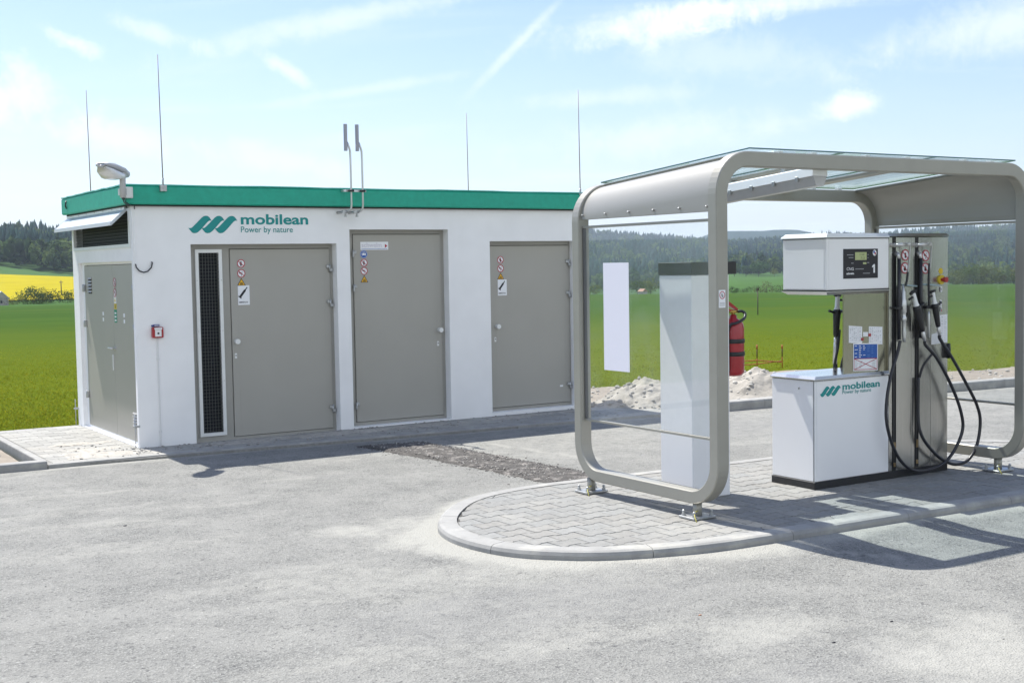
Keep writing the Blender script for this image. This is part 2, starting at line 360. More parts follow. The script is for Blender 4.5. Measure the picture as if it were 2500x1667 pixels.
# ================================================================== TERRAIN
AZC = [-180, -60, 0, 10.5, 12.2, 13.4, 18, 25, 33, 35.8, 37.8, 39.5, 41, 42, 44.35, 46.8, 48.4, 50.9, 54.2, 60, 80, 130, 180]
TOP = [2.0, 2.0, 2.2, 2.16, 2.09, 1.87, 1.7, 1.6, 1.7, 1.68, 1.42, 1.27, 1.17, 1.06, 1.13, 1.27, 1.19, 1.40, 1.46, 1.6, 1.5, 1.8, 2.0]
DD = [0, 24, 300, 340, 450, 560, 640, 900, 1000, 1200, 1500, 2300, 3000]
NEARZ = -.10
ELC = [(-60, (-1.38, -1.3, -1.1, -.8, -.6, 0, .3, .8, 1.1, 1.2, .9)), (0, None), (16, None),
       (24, (-1.38, -1.42, -1.5, -1.5, -1.45, -1.2, -1.0, -.5, 0, 1.1, .6)), (35, (-1.37, -1.45, -1.65, -1.65, -1.6, -1.38, -1.25, -.85, -.25, None, .5)), (41, (-1.40, -1.45, -1.62, -1.6, -1.55, -1.3, -1.2, -.8, -.3, None, .5)),
       (41.9, (-1.40, -1.30, -1.12, -.95, -.86, -.66, -.64, -.5, -.15, None, .5)), (44.6, (-1.42, -1.32, -1.14, -.98, -.9, -.72, -.7, -.5, -.1, None, .5)),
       (47, (-1.34, -1.28, -1.18, -1.3, -1.35, -1.25, -1.1, -.7, -.1, None, .6)), (50, (-1.28, -1.24, -1.14, -1.35, -1.4, -1.25, -1.1, -.6, 0, None, .7)), (180, (-1.28, -1.24, -1.14, -1.35, -1.4, -1.25, -1.1, -.6, 0, None, .7))]
def ground_h(az, d):
    az = np.asarray(az, float); d = np.asarray(d, float); top = np.interp(az, AZC, TOP)
    A_ = [c[0] for c in ELC]; e = []
    for j in range(11):
        vals = []
        for a0, c in ELC:
            if c is None:
                t0 = np.interp(a0, AZC, TOP); c = (-1.36, -1.2, -.60, -.13, .05, .70, .95, t0-.85, t0-1.2, t0-1.5, t0-1.6)
            v = c[j]; vals.append(np.interp(a0, AZC, TOP)-.42 if v is None else v)
        ej = np.interp(az, A_, vals)
        if j == 9: ej = np.where(az > 24, top-.42, ej)
        e.append(ej)
    lf = (az < 16) & (az > -20)
    e[3] = np.where(lf, -.07-.05*(np.clip(az, 8, 15)-10.5), e[3]); e[4] = np.where(lf, np.maximum(.20-.142*(np.clip(az, 8, 15)-10.5), e[3]-.02), e[4])
    e[5] = np.where(lf, .75, e[5]); e[6] = np.where(lf, top-.98, e[6]); e[7] = np.where(lf, top-.85, e[7])
    zs = [np.full(az.shape, NEARZ+.02), np.full(az.shape, NEARZ)]+[1.7+dd*np.tan(np.radians(ee)) for dd, ee in zip(DD[2:], e)]
    z = zs[0]*1.
    for i in range(len(DD)-1):
        t = np.clip((d-DD[i])/(DD[i+1]-DD[i]), 0, 1)
        z = np.where(d > DD[i], zs[i]*(1-t)+zs[i+1]*t, z)
    return z
def polar(az, d, dz=0.):
    z = ground_h(az, d)+dz; a = np.radians(az); return np.stack([CAM.x+np.sin(a)*d, CAM.y+np.cos(a)*d, z], -1)
def polar_sheet(name, azs, ds, dz, m_, kind='structure', warp=None):
    A, Dm = np.meshgrid(azs, ds, indexing='ij'); 
    if warp is not None: Dm = warp(A, Dm)
    V = polar(A, Dm, dz).reshape(-1, 3); na, nd = A.shape
    i = np.arange(na-1)[:, None]*nd+np.arange(nd-1)[None, :]; F = np.stack([i, i+1, i+nd+1, i+nd], -1).reshape(-1, 4)
    o = npmesh(name, V, F[:, ::-1], m_, smooth=True); return tag(o, kind=kind)
m_field = mat('field_crop', (.043, .085, .021), .9, var=.12, vs=.07, bump=.02, bs=6, dirt=((.060, .090, .019), .46, .72, .035), detail=12, spec=0.)
def sparse_mix(m_, near):
    t = m_.node_tree; b_ = t.nodes['Principled BSDF']; src = b_.inputs['Base Color'].links[0].from_socket; at = t.nodes.new('ShaderNodeAttribute'); at.attribute_name = 'sparse'
    n1_ = t.nodes.new('ShaderNodeTexNoise'); n1_.inputs['Scale'].default_value = .9; n1_.inputs['Detail'].default_value = 9; tc_ = t.nodes.new('ShaderNodeTexCoord'); t.links.new(tc_.outputs['Object'], n1_.inputs[0])
    n2_ = t.nodes.new('ShaderNodeTexNoise'); n2_.inputs['Scale'].default_value = 9; n2_.inputs['Detail'].default_value = 5; t.links.new(tc_.outputs['Object'], n2_.inputs[0])
    ma = t.nodes.new('ShaderNodeMath'); ma.operation = 'MULTIPLY_ADD'; t.links.new(n1_.outputs[0], ma.inputs[0]); ma.inputs[1].default_value = .5; ma.inputs[2].default_value = -.25
    mb_ = t.nodes.new('ShaderNodeMath'); mb_.operation = 'ADD'; mb_.use_clamp = True; t.links.new(at.outputs['Fac'], mb_.inputs[0]); t.links.new(ma.outputs[0], mb_.inputs[1])
    mx_ = t.nodes.new('ShaderNodeMix'); mx_.data_type = 'RGBA'; t.links.new(mb_.outputs[0], mx_.inputs[0]); t.links.new(src, mx_.inputs[6])
    m2_ = t.nodes.new('ShaderNodeMix'); m2_.data_type = 'RGBA'; t.links.new(n2_.outputs[0], m2_.inputs[0]); m2_.inputs[6].default_value = (*[c*.75 for c in near], 1); m2_.inputs[7].default_value = (*[c*1.25 for c in near], 1); t.links.new(m2_.outputs[2], mx_.inputs[7]); t.links.new(mx_.outputs[2], b_.inputs['Base Color'])
sparse_mix(m_field, (.093, .118, .012))
m_meadow = mat('meadow_grass', (.058, .115, .034), .9, var=.14, vs=.02, dirt=((.043, .088, .026), .5, .7, .012), detail=10, spec=0.)
m_rape = mat('rapeseed_bloom', (.34, .285, .016), .85, var=.10, vs=.06, dirt=((.28, .25, .018), .52, .72, .10), detail=10, spec=0.)
m_upper = mat('upper_meadow', (.062, .115, .042), .9, var=.10, vs=.02, spec=0.)
azs = np.concatenate([np.arange(-180, 0, 4), np.arange(0, 60, .5), np.arange(60, 180.1, 4)])
def crop_field(name, azs_, ds_, dz):
    o = polar_sheet(name, azs_, ds_, dz, m_field); n_ = len(o.data.vertices); co = np.empty(n_*3, dtype=np.float32); o.data.vertices.foreach_get('co', co); co = co.reshape(-1, 3)
    d_ = np.hypot(co[:, 0]-CAM.x, co[:, 1]-CAM.y); addvattr(o, 'sparse', (1-sstep(np.log(np.maximum(d_, 1)), math.log(16), math.log(110)))); return o
crop_field('ground', azs, np.concatenate([[1], np.arange(6, 40, 2), np.arange(40, 120, 8), np.arange(120, 300, 20), [300]]), 0)
polar_sheet('meadow', azs, np.concatenate([np.arange(300, 700, 20), np.arange(700, 2400, 50), [2600, 3000, 3600, 4500]]), 0, m_meadow)
a2 = np.arange(0, 18.1, .3)
polar_sheet('rapeseed_field', a2, np.arange(345, 566, 10), .35, m_rape, warp=lambda A, Dm: np.where(Dm > 550, Dm, Dm))
polar_sheet('upper_meadow', a2, np.arange(566, 760, 10), .3, m_upper)
crop_field('ground', np.arange(45.6, 75, .4), np.arange(298, 456, 6), .05)
# far blue hill
hv = np.arange(20, 75, .5); hd = np.array([3100, 3300, 3500, 3900.])
A, Dm = np.meshgrid(hv, hd, indexing='ij')
etop = 1.30*np.exp(-((A-43.3)/2.6)**2)+.55+.06*fbm(A*1.5, A*0+3)
etop = np.minimum(etop, 1.33)
pr = np.array([0, .75, 1., .6])[None, :]
Z = 1.7+3500*np.tan(np.radians(etop))*pr+(fbm(A*7, Dm/90)-.5)*5-12*(1-pr)
V = np.stack([CAM.x+np.sin(np.radians(A))*Dm, CAM.y+np.cos(np.radians(A))*Dm, Z], -1).reshape(-1, 3); nd = 4
i = np.arange(len(hv)-1)[:, None]*nd+np.arange(nd-1)[None, :]; F = np.stack([i+nd, i+nd+1, i+1, i], -1).reshape(-1, 4)
m_farhill = mat('far_woodland', (.030, .048, .045), .95, var=.3, vs=.05, detail=10, spec=0.)
tag(npmesh('far_hill', V, F, m_farhill, smooth=True), kind='structure')

# ------------------------------------------------------------------ forest
rs = np.random.RandomState(11)
def conifer(n_t=5, k=7):
    V = []; F = []
    for t in range(n_t):
        z0 = .12+.76*t/n_t; z1 = min(1., z0+.36); r0 = .20*(1-.80*t/n_t); b = len(V)
        for j in range(k):
            a = 2*PI*j/k+t*.5; V.append((r0*math.cos(a), r0*math.sin(a), z0+.03*(j % 2)))
        V.append((0, 0, z1)); F += [(b+j, b+(j+1) % k, b+k) for j in range(k)]
    return np.array(V), np.array(F)
def leafball(n, sx, sz, zc, q, seed, lump=5):
    """cluster of small triangles through the volume of several lumps"""
    r = np.random.RandomState(seed); V = []; F = []; out = []
    L = [(r.normal(0, .36)*sx, r.normal(0, .36)*sx, zc+r.uniform(-.55, .6)*sz, r.uniform(.45, .72)) for _ in range(lump)]+[(0, 0, zc, .85)]
    for i in range(n):
        c = L[r.randint(len(L))]; d = r.normal(size=3); d /= np.linalg.norm(d); rad = c[3]*r.uniform(.72, 1.08)
        p = np.array([c[0]+d[0]*rad*sx*.7, c[1]+d[1]*rad*sx*.7, c[2]+d[2]*rad*sz*.62])
        nrm = d+r.normal(size=3)*.45; nrm /= np.linalg.norm(nrm); t = np.cross(nrm, r.normal(size=3)); t /= np.linalg.norm(t); b = np.cross(nrm, t); s_ = q*r.uniform(.6, 1.4)
        k = len(V); V += [p+t*s_, p-t*s_*.6+b*s_*.85, p-t*s_*.55-b*s_*.9]; F.append((k, k+1, k+2)); out.append(i)
    return np.array(V), np.array(F)
CF = conifer(6, 7); DF = [leafball(110, .26, .42, .55, .066, s_) for s_ in (1, 2, 3, 4)]
CORE = []
def ico():
    t = (1+5**.5)/2; v = np.array([(-1, t, 0), (1, t, 0), (-1, -t, 0), (1, -t, 0), (0, -1, t), (0, 1, t), (0, -1, -t), (0, 1, -t), (t, 0, -1), (t, 0, 1), (-t, 0, -1), (-t, 0, 1)])/math.hypot(1, t)
    f = np.array([(0, 11, 5), (0, 5, 1), (0, 1, 7), (0, 7, 10), (0, 10, 11), (1, 5, 9), (5, 11, 4), (11, 10, 2), (10, 7, 6), (7, 1, 8), (3, 9, 4), (3, 4, 2), (3, 2, 6), (3, 6, 8), (3, 8, 9), (4, 9, 5), (2, 4, 11), (6, 2, 10), (8, 6, 7), (9, 8, 1)]); return v, f
IV, IF = ico()
def forest(name, az0, az1, start, end, spacing, dec_front, seed):
    r = np.random.RandomState(seed); Vs = []; Fs = []; Cs = []; base = 0
    s0 = float(np.min(start(np.linspace(az0, az1, 9)))); area = R(az1-az0)*.5*(end**2-s0**2); n = int(area/spacing**2)
    az = r.uniform(az0, az1, n); d = np.sqrt(r.uniform(s0**2, end**2, n)); st = start(az); keep = d > st+r.uniform(-6, 10, n); az, d = az[keep], d[keep]
    # a closed front row along the wood's edge
    fa = np.arange(az0, az1, math.degrees(4.5/s0)); fd = start(fa)+r.uniform(0, 14, len(fa)); az = np.concatenate([az, fa+r.uniform(-.2, .2, len(fa))]); d = np.concatenate([d, fd]); st = start(az)
    P0 = polar(az, d); patch = fbm(az*(.9 if az1 < 17 else 1.5)+seed, d/(70. if az1 < 17 else 130.), 3)
    for i in range(len(az)):
        front = (d[i]-st[i]) < dec_front; pd = patch[i]+(.17 if front else -.10)+r.normal(0, .05)
        h = r.uniform(13, 19); sc_ = 1.
        if pd > .44:
            v, f = DF[r.randint(4)]; a = r.uniform(0, 2*PI); w = h*r.uniform(.85, 1.15); hh = h*r.uniform(.75, 1.0)
            light = r.uniform(0, 1)**1.1; c0 = np.array([.032, .066, .028])*(1-light)+np.array([.125, .175, .050])*light
            c = c0*r.uniform(.75, 1.3, (len(f), 1))
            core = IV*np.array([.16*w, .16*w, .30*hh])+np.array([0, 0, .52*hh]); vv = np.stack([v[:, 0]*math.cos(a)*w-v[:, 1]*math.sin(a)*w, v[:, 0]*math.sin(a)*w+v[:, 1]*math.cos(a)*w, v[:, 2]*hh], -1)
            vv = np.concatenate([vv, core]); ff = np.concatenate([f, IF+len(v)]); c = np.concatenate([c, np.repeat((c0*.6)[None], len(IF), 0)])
        else:
            v, f = CF; a = r.uniform(0, 2*PI); w = h*r.uniform(.85, 1.25); hh = h*r.uniform(.85, 1.12)
            c0 = np.array([.014, .036, .032])*r.uniform(.7, 1.5); c = c0*r.uniform(.8, 1.25, (len(f), 1))
            jit = r.uniform(.75, 1.25, len(v)); vv = np.stack([v[:, 0]*jit*math.cos(a)*w-v[:, 1]*jit*math.sin(a)*w, v[:, 0]*jit*math.sin(a)*w+v[:, 1]*jit*math.cos(a)*w, v[:, 2]*hh], -1); ff = f
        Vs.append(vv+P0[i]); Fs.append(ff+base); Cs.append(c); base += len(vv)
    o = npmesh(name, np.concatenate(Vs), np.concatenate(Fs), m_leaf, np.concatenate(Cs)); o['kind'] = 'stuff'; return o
def startL(a): return 655+np.clip((12.9-np.asarray(a, float)), 0, 3)*8+0*np.asarray(a, float)
def startR(a):
    a = np.asarray(a, float); return np.interp(a, [14, 16, 20, 33, 41, 41.6, 42.1, 44.6, 46.5, 48.5, 50, 75], [670, 700, 800, 860, 860, 880, 960, 960, 850, 800, 800, 800])
forest('forest', 5, 16, startL, 1120, 5.6, 60, 3)
forest('forest', 16, 33.5, startR, 2350, 24, 60, 5)
forest('forest', 33.5, 57, startR, 2380, 11.5, 130, 4)

# ------------------------------------------------------------------ individual trees and bushes
def plant(name, az, d, h, w, col, label, cat, group=None, n=420, seed=0, trunk=.22, q=.05, lumps=9, sparse=1.):
    r = np.random.RandomState(seed+100); P0 = polar(np.array(az), np.array(float(d)))
    root = empty(name, tuple(P0), label, cat, group)
    low = trunk < .08; w = w*(1.55 if low else 1.2)
    v, f = leafball(int(n*sparse*(1.5 if low else 1)), .5*w/h, .85 if low else .5, (.46 if low else .5+trunk*.45), q, seed+7, lumps); v = v*h; z = v[:, 2]; v[:, 2] = np.maximum(z, .02*h)
    c = np.array(col)*.8*r.uniform(.72, 1.35, (len(f), 1))
    o = npmesh('crown', v, f, m_leaf, c); o.parent = root
    mb = MB(); mb.tube([(0, 0, -.2), (0.02*h, 0, trunk*h), (0, .02*h, .6*h)], [.028*h, .02*h, .008*h], seg=7)
    for k in range(5):
        a = k*1.3; mb.tube([(0, 0, (.2+.1*k)*h*.8), (math.cos(a)*.18*w, math.sin(a)*.18*w, (.35+.1*k)*h)], [.012*h, .004*h], seg=5)
    t = MB(); t.v = mb.v; t.f = mb.f; t.m = mb.m; t.sm = mb.sm
    me = bpy.data.meshes.new('trunk'); me.from_pydata(t.v, [], t.f); me.materials.append(m_bark); ob = bpy.data.objects.new('trunk', me); COL.objects.link(ob); ob.parent = root
    return root
G1, G2, G3, G4 = (.085, .125, .035), (.05, .085, .03), (.14, .17, .04), (.07, .09, .045)
HB = 'bushes along the track below the yellow field'
plant('bush', 10.95, 312, 2.3, 5.0, G3, 'pale olive low bush beside the grey gabled house', 'bush', HB, seed=1, trunk=.05)
plant('bush', 11.35, 314, 2.7, 4.0, G1, 'mid green bush between the pale olive bush and the tall round bush', 'bush', HB, seed=2, trunk=.05)
plant('bush', 11.75, 314, 3.7, 5.2, G1, 'tallest round bush below the yellow rapeseed field', 'bush', HB, seed=3, trunk=.05, n=600)
plant('bush', 12.1, 315, 3.0, 3.6, G3, 'yellowish bush at the right foot of the tallest round bush', 'bush', HB, seed=4, trunk=.05)
plant('bush', 12.42, 315, 2.9, 3.4, G2, 'dark green twiggy bush in front of the yellow field', 'bush', HB, seed=5, trunk=.05)
plant('sapling', 12.78, 318, 2.2, 1.2, G1, 'thin sparse sapling between the dark twiggy bush and the corner bush', 'sapling', None, seed=6, n=120)
plant('bush', 13.12, 318, 2.9, 3.2, G1, 'round bush close to the corner of the white building', 'bush', HB, seed=7, trunk=.05)
HC = 'trees of the clump standing in the meadow'
plant('tree', 42.25, 905, 10.5, 10, (.085, .15, .035), 'light green tree of the meadow clump, nearest the canopy post', 'tree', HC, seed=11, n=700, trunk=.1)
plant('tree', 42.75, 900, 9.5, 9, (.075, .13, .04), 'middle tree of the meadow clump with an uneven pale crown', 'tree', HC, seed=12, n=700, trunk=.1)
plant('tree', 43.3, 895, 10.8, 13, (.060, .12, .030), 'broadest round tree of the meadow clump', 'tree', HC, seed=13, n=900, trunk=.1)
plant('tree', 43.98, 905, 6.0, 6, (.16, .19, .04), 'small yellow-green tree leaning at the edge of the dark wood', 'tree', None, seed=14, n=500, trunk=.1)
HH = 'shrubs along the far edge of the green field'
for k, (az, w, h, c, lb) in enumerate(((42.12, 1.6, 1.35, G2, 'small conical shrub nearest the canopy post, at the field edge'), (42.35, 1.4, 1.2, G2, 'small shrub next to the conical shrub at the field edge'), (42.62, 2.6, 1.4, G2, 'wider dark shrub left of the twin-headed field post'), (43.2, 3.2, 1.5, G4, 'dark bush just behind the thin field post'), (43.65, 4.2, 2.5, (.16, .16, .08), 'brownish twiggy bush right of the thin field post'), (44.25, 4.4, 2.0, G4, 'grey-green bush partly behind the white dispenser head'))):
    plant('shrub', az, 303+k, h, w, c, lb, 'shrub', HH, seed=20+k, trunk=.05, n=360)
HG = 'bushes at the field edge seen through the left glass panel'
for k, (az, w, h, c, lb) in enumerate(((36.05, 5, 3.0, G3, 'pale bush seen through the glass beside the left canopy post'), (37.1, 5, 2.6, G1, 'bush behind the white poster on the glass'), (37.95, 4.2, 4.4, G1, 'taller light green tree just right of the white poster'), (38.55, 7, 4.8, G3, 'broad rounded pale tree left of the tall white pillar'), (39.2, 4, 3.6, G2, 'dark bush touching the left edge of the white pillar'))):
    plant('tree' if h > 4 else 'bush', az, 330+6*k, h, w, c, lb, 'tree' if h > 4 else 'bush', HG, seed=30+k, trunk=.08, n=500)
HR = 'light green trees at the field edge right of the dispenser'
for k, (az, w, h, c) in enumerate(((50.95, 5, 3.6, G1), (51.5, 6, 5.0, G3), (52.1, 7, 6.4, (.12, .17, .05)), (52.75, 7, 6.8, G3), (53.4, 7, 6.2, (.10, .15, .045)), (54.0, 6, 5.6, G3))):
    lb = ('lowest bush of the light green row, next to the steel column', 'pale tree second from the steel column in the light green row', 'light green tree third from the steel column behind the right glass', 'tallest pale tree of the row behind the right glass panel', 'mid green tree right of the tallest tree behind the right glass', 'pale tree closest to the right canopy post')[k]
    plant('bush' if k == 0 else 'tree', az, 455+4*k, h, w, c, lb, 'bush' if k == 0 else 'tree', HR, seed=40+k, n=600, trunk=.06)
# house and field poles
p0 = Vector(polar(np.array(10.42), np.array(312.))); hs = empty('house', tuple(p0), 'small grey gabled house at the left edge below the yellow field', 'house')
m_hw = mat('house_render', (.38, .35, .33), .9, var=.1, vs=.6); m_hr = mat('house_roof', (.50, .50, .52), .8, var=.1, vs=1)
mb = MB(); x, y, z = p0
mb.prism([(-3.2, -.3), (3.2, -.3), (3.2, 1.6), (0, 3.0), (-3.2, 1.6)], lambda a, b, k: (x+a*.45, y+(-3 if k == 0 else 3), z+b)); mb.build('wall', m_hw, hs)
mb = MB()
for sgn in (-1, 1): mb.hexa([(x+sgn*1.75, y-3.2, z+1.35), (x, y-3.2, z+3.02), (x, y+3.2, z+3.02), (x+sgn*1.75, y+3.2, z+1.35), (x+sgn*1.75, y-3.2, z+1.52), (x, y-3.2, z+3.2), (x, y+3.2, z+3.2), (x+sgn*1.75, y+3.2, z+1.52)])
mb.build('roof', m_hr, hs)
mb = MB(); mb.box(x-.3, x+.15, y-3.06, y-3.0, z+.5, z+1.1); mb.build('window', m_dark, hs)
p0 = Vector(polar(np.array(38.2), np.array(330.))); hs = empty('cottage', tuple(p0), 'red roofed cottage at the field edge, seen through the left glass panel', 'house'); x, y, z = p0
m_rr = mat('red_roof_tiles', (.33, .19, .14), .85, var=.15, vs=2)
mb = MB(); mb.box(x-.75, x+.75, y-1, y+1, z-.4, z+.95); mb.build('wall', m_hw, hs)
mb = MB(); mb.prism([(-.9, .96), (.9, .96), (0, 1.65)], lambda a, b, k: (x+a, y+(-1.1 if k == 0 else 1.1), z+b)); mb.build('roof', m_rr, hs)
p0 = Vector(polar(np.array(12.88), np.array(372.))); zb = 1.7+372*math.tan(R(-.93)); zt = 1.7+372*math.tan(R(-.33))
mb = MB(); mb.tube([(p0.x, p0.y, p0.z-.4), (p0.x, p0.y, zt)], [.16, .11], seg=8); mb.box(p0.x-.55, p0.x+.55, p0.y-.07, p0.y+.07, zt-.55, zt-.40)
mb.build('utility_pole', m_pole, loc=p0, label='wooden power pole standing in the yellow rapeseed field', cat='pole')
dpl = 62.; p0 = Vector(polar(np.array(43.26), np.array(dpl))); zt = 1.7+dpl*math.tan(R(-1.27))
mb = MB(); mb.tube([(p0.x, p0.y, p0.z-.2), (p0.x, p0.y, zt)], .025, seg=8); mb.box(p0.x-.05, p0.x+.07, p0.y-.03, p0.y+.03, zt-.02, zt+.10)
mb.build('marker_post', m_pole, loc=p0, label='thin dark post standing alone in the green field, right of the extinguisher', cat='post')

# ================================================================== YARD, PAVEMENTS, KERBS
YZ = -.015
def kline(x): return -.60-.085*(x-0)*1.0 if x > 0 else -.60-.02*x   # front face of the building kerb
ISL = [(5.3, -4.40), (4.3, -4.33), (3.2, -4.29), (2.4, -4.25), (1.79, -4.23), (1.36, -4.28), (1.0, -4.43), (.72, -4.68), (.50, -4.97), (.38, -5.25), (.345, -5.55), (.40, -5.87), (.56, -6.13), (.86, -6.37), (1.35, -6.53), (1.95, -6.585), (3.2, -6.63), (4.4, -6.67), (5.3, -6.66), (5.9, -6.5), (6.35, -6.15), (6.55, -5.6), (6.45, -5.1), (6.2, -4.75), (5.8, -4.5)]
def catmull(P_, n=8, closed=True):
    out = []; k = len(P_)
    for i in range(k if closed else k-1):
        p = [np.array(P_[(i+j-1) % k] if closed else P_[min(max(i+j-1, 0), k-1)], float) for j in range(4)]
        for t in np.linspace(0, 1, n, endpoint=False):
            out.append(.5*((2*p[1])+(-p[0]+p[2])*t+(2*p[0]-5*p[1]+4*p[2]-p[3])*t*t+(-p[0]+3*p[1]-3*p[2]+p[3])*t**3))
    if not closed: out.append(np.array(P_[-1], float))
    return np.array(out)
ISO = catmull(ISL, 8)
def offset_in(P_, d):
    out = []; k = len(P_)
    for i in range(k):
        t = P_[(i+1) % k]-P_[i-1]; t = t/np.linalg.norm(t); n = np.array([-t[1], t[0]]); out.append(P_[i]+n*d)
    return np.array(out)
ar = sum(ISO[i][0]*ISO[(i+1) % len(ISO)][1]-ISO[(i+1) % len(ISO)][0]*ISO[i][1] for i in range(len(ISO)))
SG = 1 if ar > 0 else -1
ISI = offset_in(ISO, .125*SG)
def dist_poly(x, y, P_):
    """signed distance to closed polygon, negative inside; x,y arrays"""
    x = np.asarray(x, float); y = np.asarray(y, float); best = np.full(x.shape, 1e9); ins = np.zeros(x.shape, bool); k = len(P_)
    for i in range(k):
        a = P_[i]; b = P_[(i+1) % k]; ex, ey = b-a; t = np.clip(((x-a[0])*ex+(y-a[1])*ey)/(ex*ex+ey*ey+1e-12), 0, 1)
        best = np.minimum(best, np.hypot(x-a[0]-t*ex, y-a[1]-t*ey)); c = ((a[1] > y) != (b[1] > y)) & (x < (b[0]-a[0])*(y-a[1])/(b[1]-a[1]+1e-12)+a[0]); ins ^= c
    return np.where(ins, -best, best)
# asphalt yard material: attributes 'dust' (pale dust) and 'worn'
def yard_material():
    m = bpy.data.materials.new('asphalt'); m.use_nodes = True; t = m.node_tree; b = t.nodes['Principled BSDF']; b.inputs['Roughness'].default_value = .92; b.inputs['Specular IOR Level'].default_value = .25
    c = t.nodes.new('ShaderNodeTexCoord'); v = c.outputs['Object']
    def N(s, d=5, r=.6):
        n = t.nodes.new('ShaderNodeTexNoise'); n.inputs['Scale'].default_value = s; n.inputs['Detail'].default_value = d; n.inputs['Roughness'].default_value = r; t.links.new(v, n.inputs[0]); return n.outputs[0]
    def mr(x, a, b_, c_=0, d_=1):
        n = t.nodes.new('ShaderNodeMapRange'); t.links.new(x, n.inputs[0]); n.inputs[1].default_value = a; n.inputs[2].default_value = b_; n.inputs[3].default_value = c_; n.inputs[4].default_value = d_; return n.outputs[0]
    def mix(f, a, b_, mode='MIX'):
        n = t.nodes.new('ShaderNodeMix'); n.data_type = 'RGBA'; n.blend_type = mode
        if isinstance(f, float): n.inputs[0].default_value = f
        else: t.links.new(f, n.inputs[0])
        for i, x in ((6, a), (7, b_)):
            if isinstance(x, tuple): n.inputs[i].default_value = (*x, 1)
            else: t.links.new(x, n.inputs[i])
        return n.outputs[2]
    vo = t.nodes.new('ShaderNodeTexVoronoi'); vo.inputs['Scale'].default_value = 95; t.links.new(v, vo.inputs[0])
    vo2 = t.nodes.new('ShaderNodeTexVoronoi'); vo2.inputs['Scale'].default_value = 210; t.links.new(v, vo2.inputs[0])
    base = mix(mr(vo.outputs['Color'], .15, .85), (.095, .096, .092), (.285, .285, .268))
    base = mix(mr(vo2.outputs['Color'], .1, .9), base, (.40, .395, .385)) if False else mix(.42, base, mix(mr(vo2.outputs['Color'], .1, .9), (.065, .066, .064), (.29, .29, .272)))
    base = mix(mr(N(2.2, 8, .7), .35, .68), base, (.265, .263, .246)); 
    base = mix(mr(N(42, 3, .5), .60, .68, 0, .7), base, (.085, .085, .085)); base = mix(mr(N(17, 4, .6), .56, .70, 0, .35), base, (.15, .15, .145)); base = mix(mr(N(60, 2, .5), .64, .70, 0, .6), base, (.42, .415, .39))
    at = t.nodes.new('ShaderNodeAttribute'); at.attribute_name = 'dust'
    ms = t.nodes.new('ShaderNodeMath'); ms.operation = 'ADD'; t.links.new(at.outputs['Fac'], ms.inputs[0]); t.links.new(mr(N(11, 8, .7), .3, .7, -.28, .28), ms.inputs[1])
    base = mix(mr(ms.outputs[0], .15, 1.0), base, (.345, .34, .31))
    at2 = t.nodes.new('ShaderNodeAttribute'); at2.attribute_name = 'wear'; base = mix(mr(at2.outputs['Fac'], 0, 1, 0, .5), base, (.20, .20, .20))
    t.links.new(base, b.inputs['Base Color'])
    bp = t.nodes.new('ShaderNodeBump'); bp.inputs['Distance'].default_value = .006; bp.inputs['Strength'].default_value = .8; t.links.new(vo.outputs['Distance'], bp.inputs['Height'])
    bp2 = t.nodes.new('ShaderNodeBump'); bp2.inputs['Distance'].default_value = .010; t.links.new(N(30, 4, .7), bp2.inputs['Height']); t.links.new(bp.outputs[0], bp2.inputs['Normal']); t.links.new(bp2.outputs[0], b.inputs['Normal'])
    return m
m_yard = yard_material()
gx = np.concatenate([np.arange(-14, -5, .5), np.arange(-5, 8, .07), np.arange(8, 26, .5)]); gy = np.concatenate([np.arange(-26, -11, .5), np.arange(-11, -.4, .07)])
X, Y = np.meshgrid(gx, gy, indexing='ij')
kl = np.vectorize(kline)(X); Yc = np.minimum(Y, np.where(X < 5.4, kl, np.minimum(kl, -1.15-.062*(X-6))))
di = dist_poly(X.ravel(), Yc.ravel(), ISO).reshape(X.shape)
edge = fbm(X*2.2+3, Yc*2.2, 4)
dust = 1.2*(1-sstep(di+(.5-edge)*.30, .02, .27))
dust = np.maximum(dust, .95*(1-sstep(np.hypot((X-.30)/.62, (Yc+5.15)/.75)+(edge-.5)*1.5, .25, 1.15)))        # dust washed off the island's nose
dust = np.maximum(dust, 1.0*(1-sstep((kl-Yc)+(edge-.5)*.12, .02, .14)))
streak = fbm(X*.5+8+Yc*.13, Yc*2.0+X*.25, 5)
dust = np.maximum(dust, .42*sstep(streak, .50, .75))
dust = np.maximum(dust, .8*(1-sstep(np.hypot((X-1.1)/1.1, (Yc+8.7)/.6)+(edge-.5)*2.2, .0, 1.2)))      # drifted dust lower right
dust = np.maximum(dust, .6*(1-sstep(np.hypot((X-.7)/.5, (Yc+7.9)/.3)+(edge-.5)*2.2, .0, 1.2)))
dust = np.maximum(dust, .8*(1-sstep(np.abs(Yc+1.52+(X-2.86)*6.6)/6.7+(edge-.5)*.05, .01, .05))*((X > 2.75) & (X < 3.15) & (Yc < -1.4) & (Yc > -3.2)))
dust = np.maximum(dust, .75*(1-sstep(np.abs(Yc+6.75+(X-1.95)*1.25)+(edge-.5)*.1, .02, .10))*((X > 1.75) & (X < 2.35)))
dust = np.maximum(dust, .35*sstep(Yc, -3.6, -2.6)*(X > 2.2))
wear = .8*(1-sstep(np.abs(Yc+2.55+.05*(X-.5)+.05*np.sin(X*5))+(edge-.5)*.05, .003, .02))*((X > -.6) & (X < 1.6))
wear = np.maximum(wear, .5*sstep(fbm(X*.35+40, Yc*.9+3, 4), .58, .75))
V = np.stack([X, Yc, np.full(X.shape, YZ)+.004*(fbm(X*1.3, Yc*1.3, 3)-.5)+.024*(1-sstep(di+.12*(edge-.5), .0, .45))], -1).reshape(-1, 3); nd = len(gy)
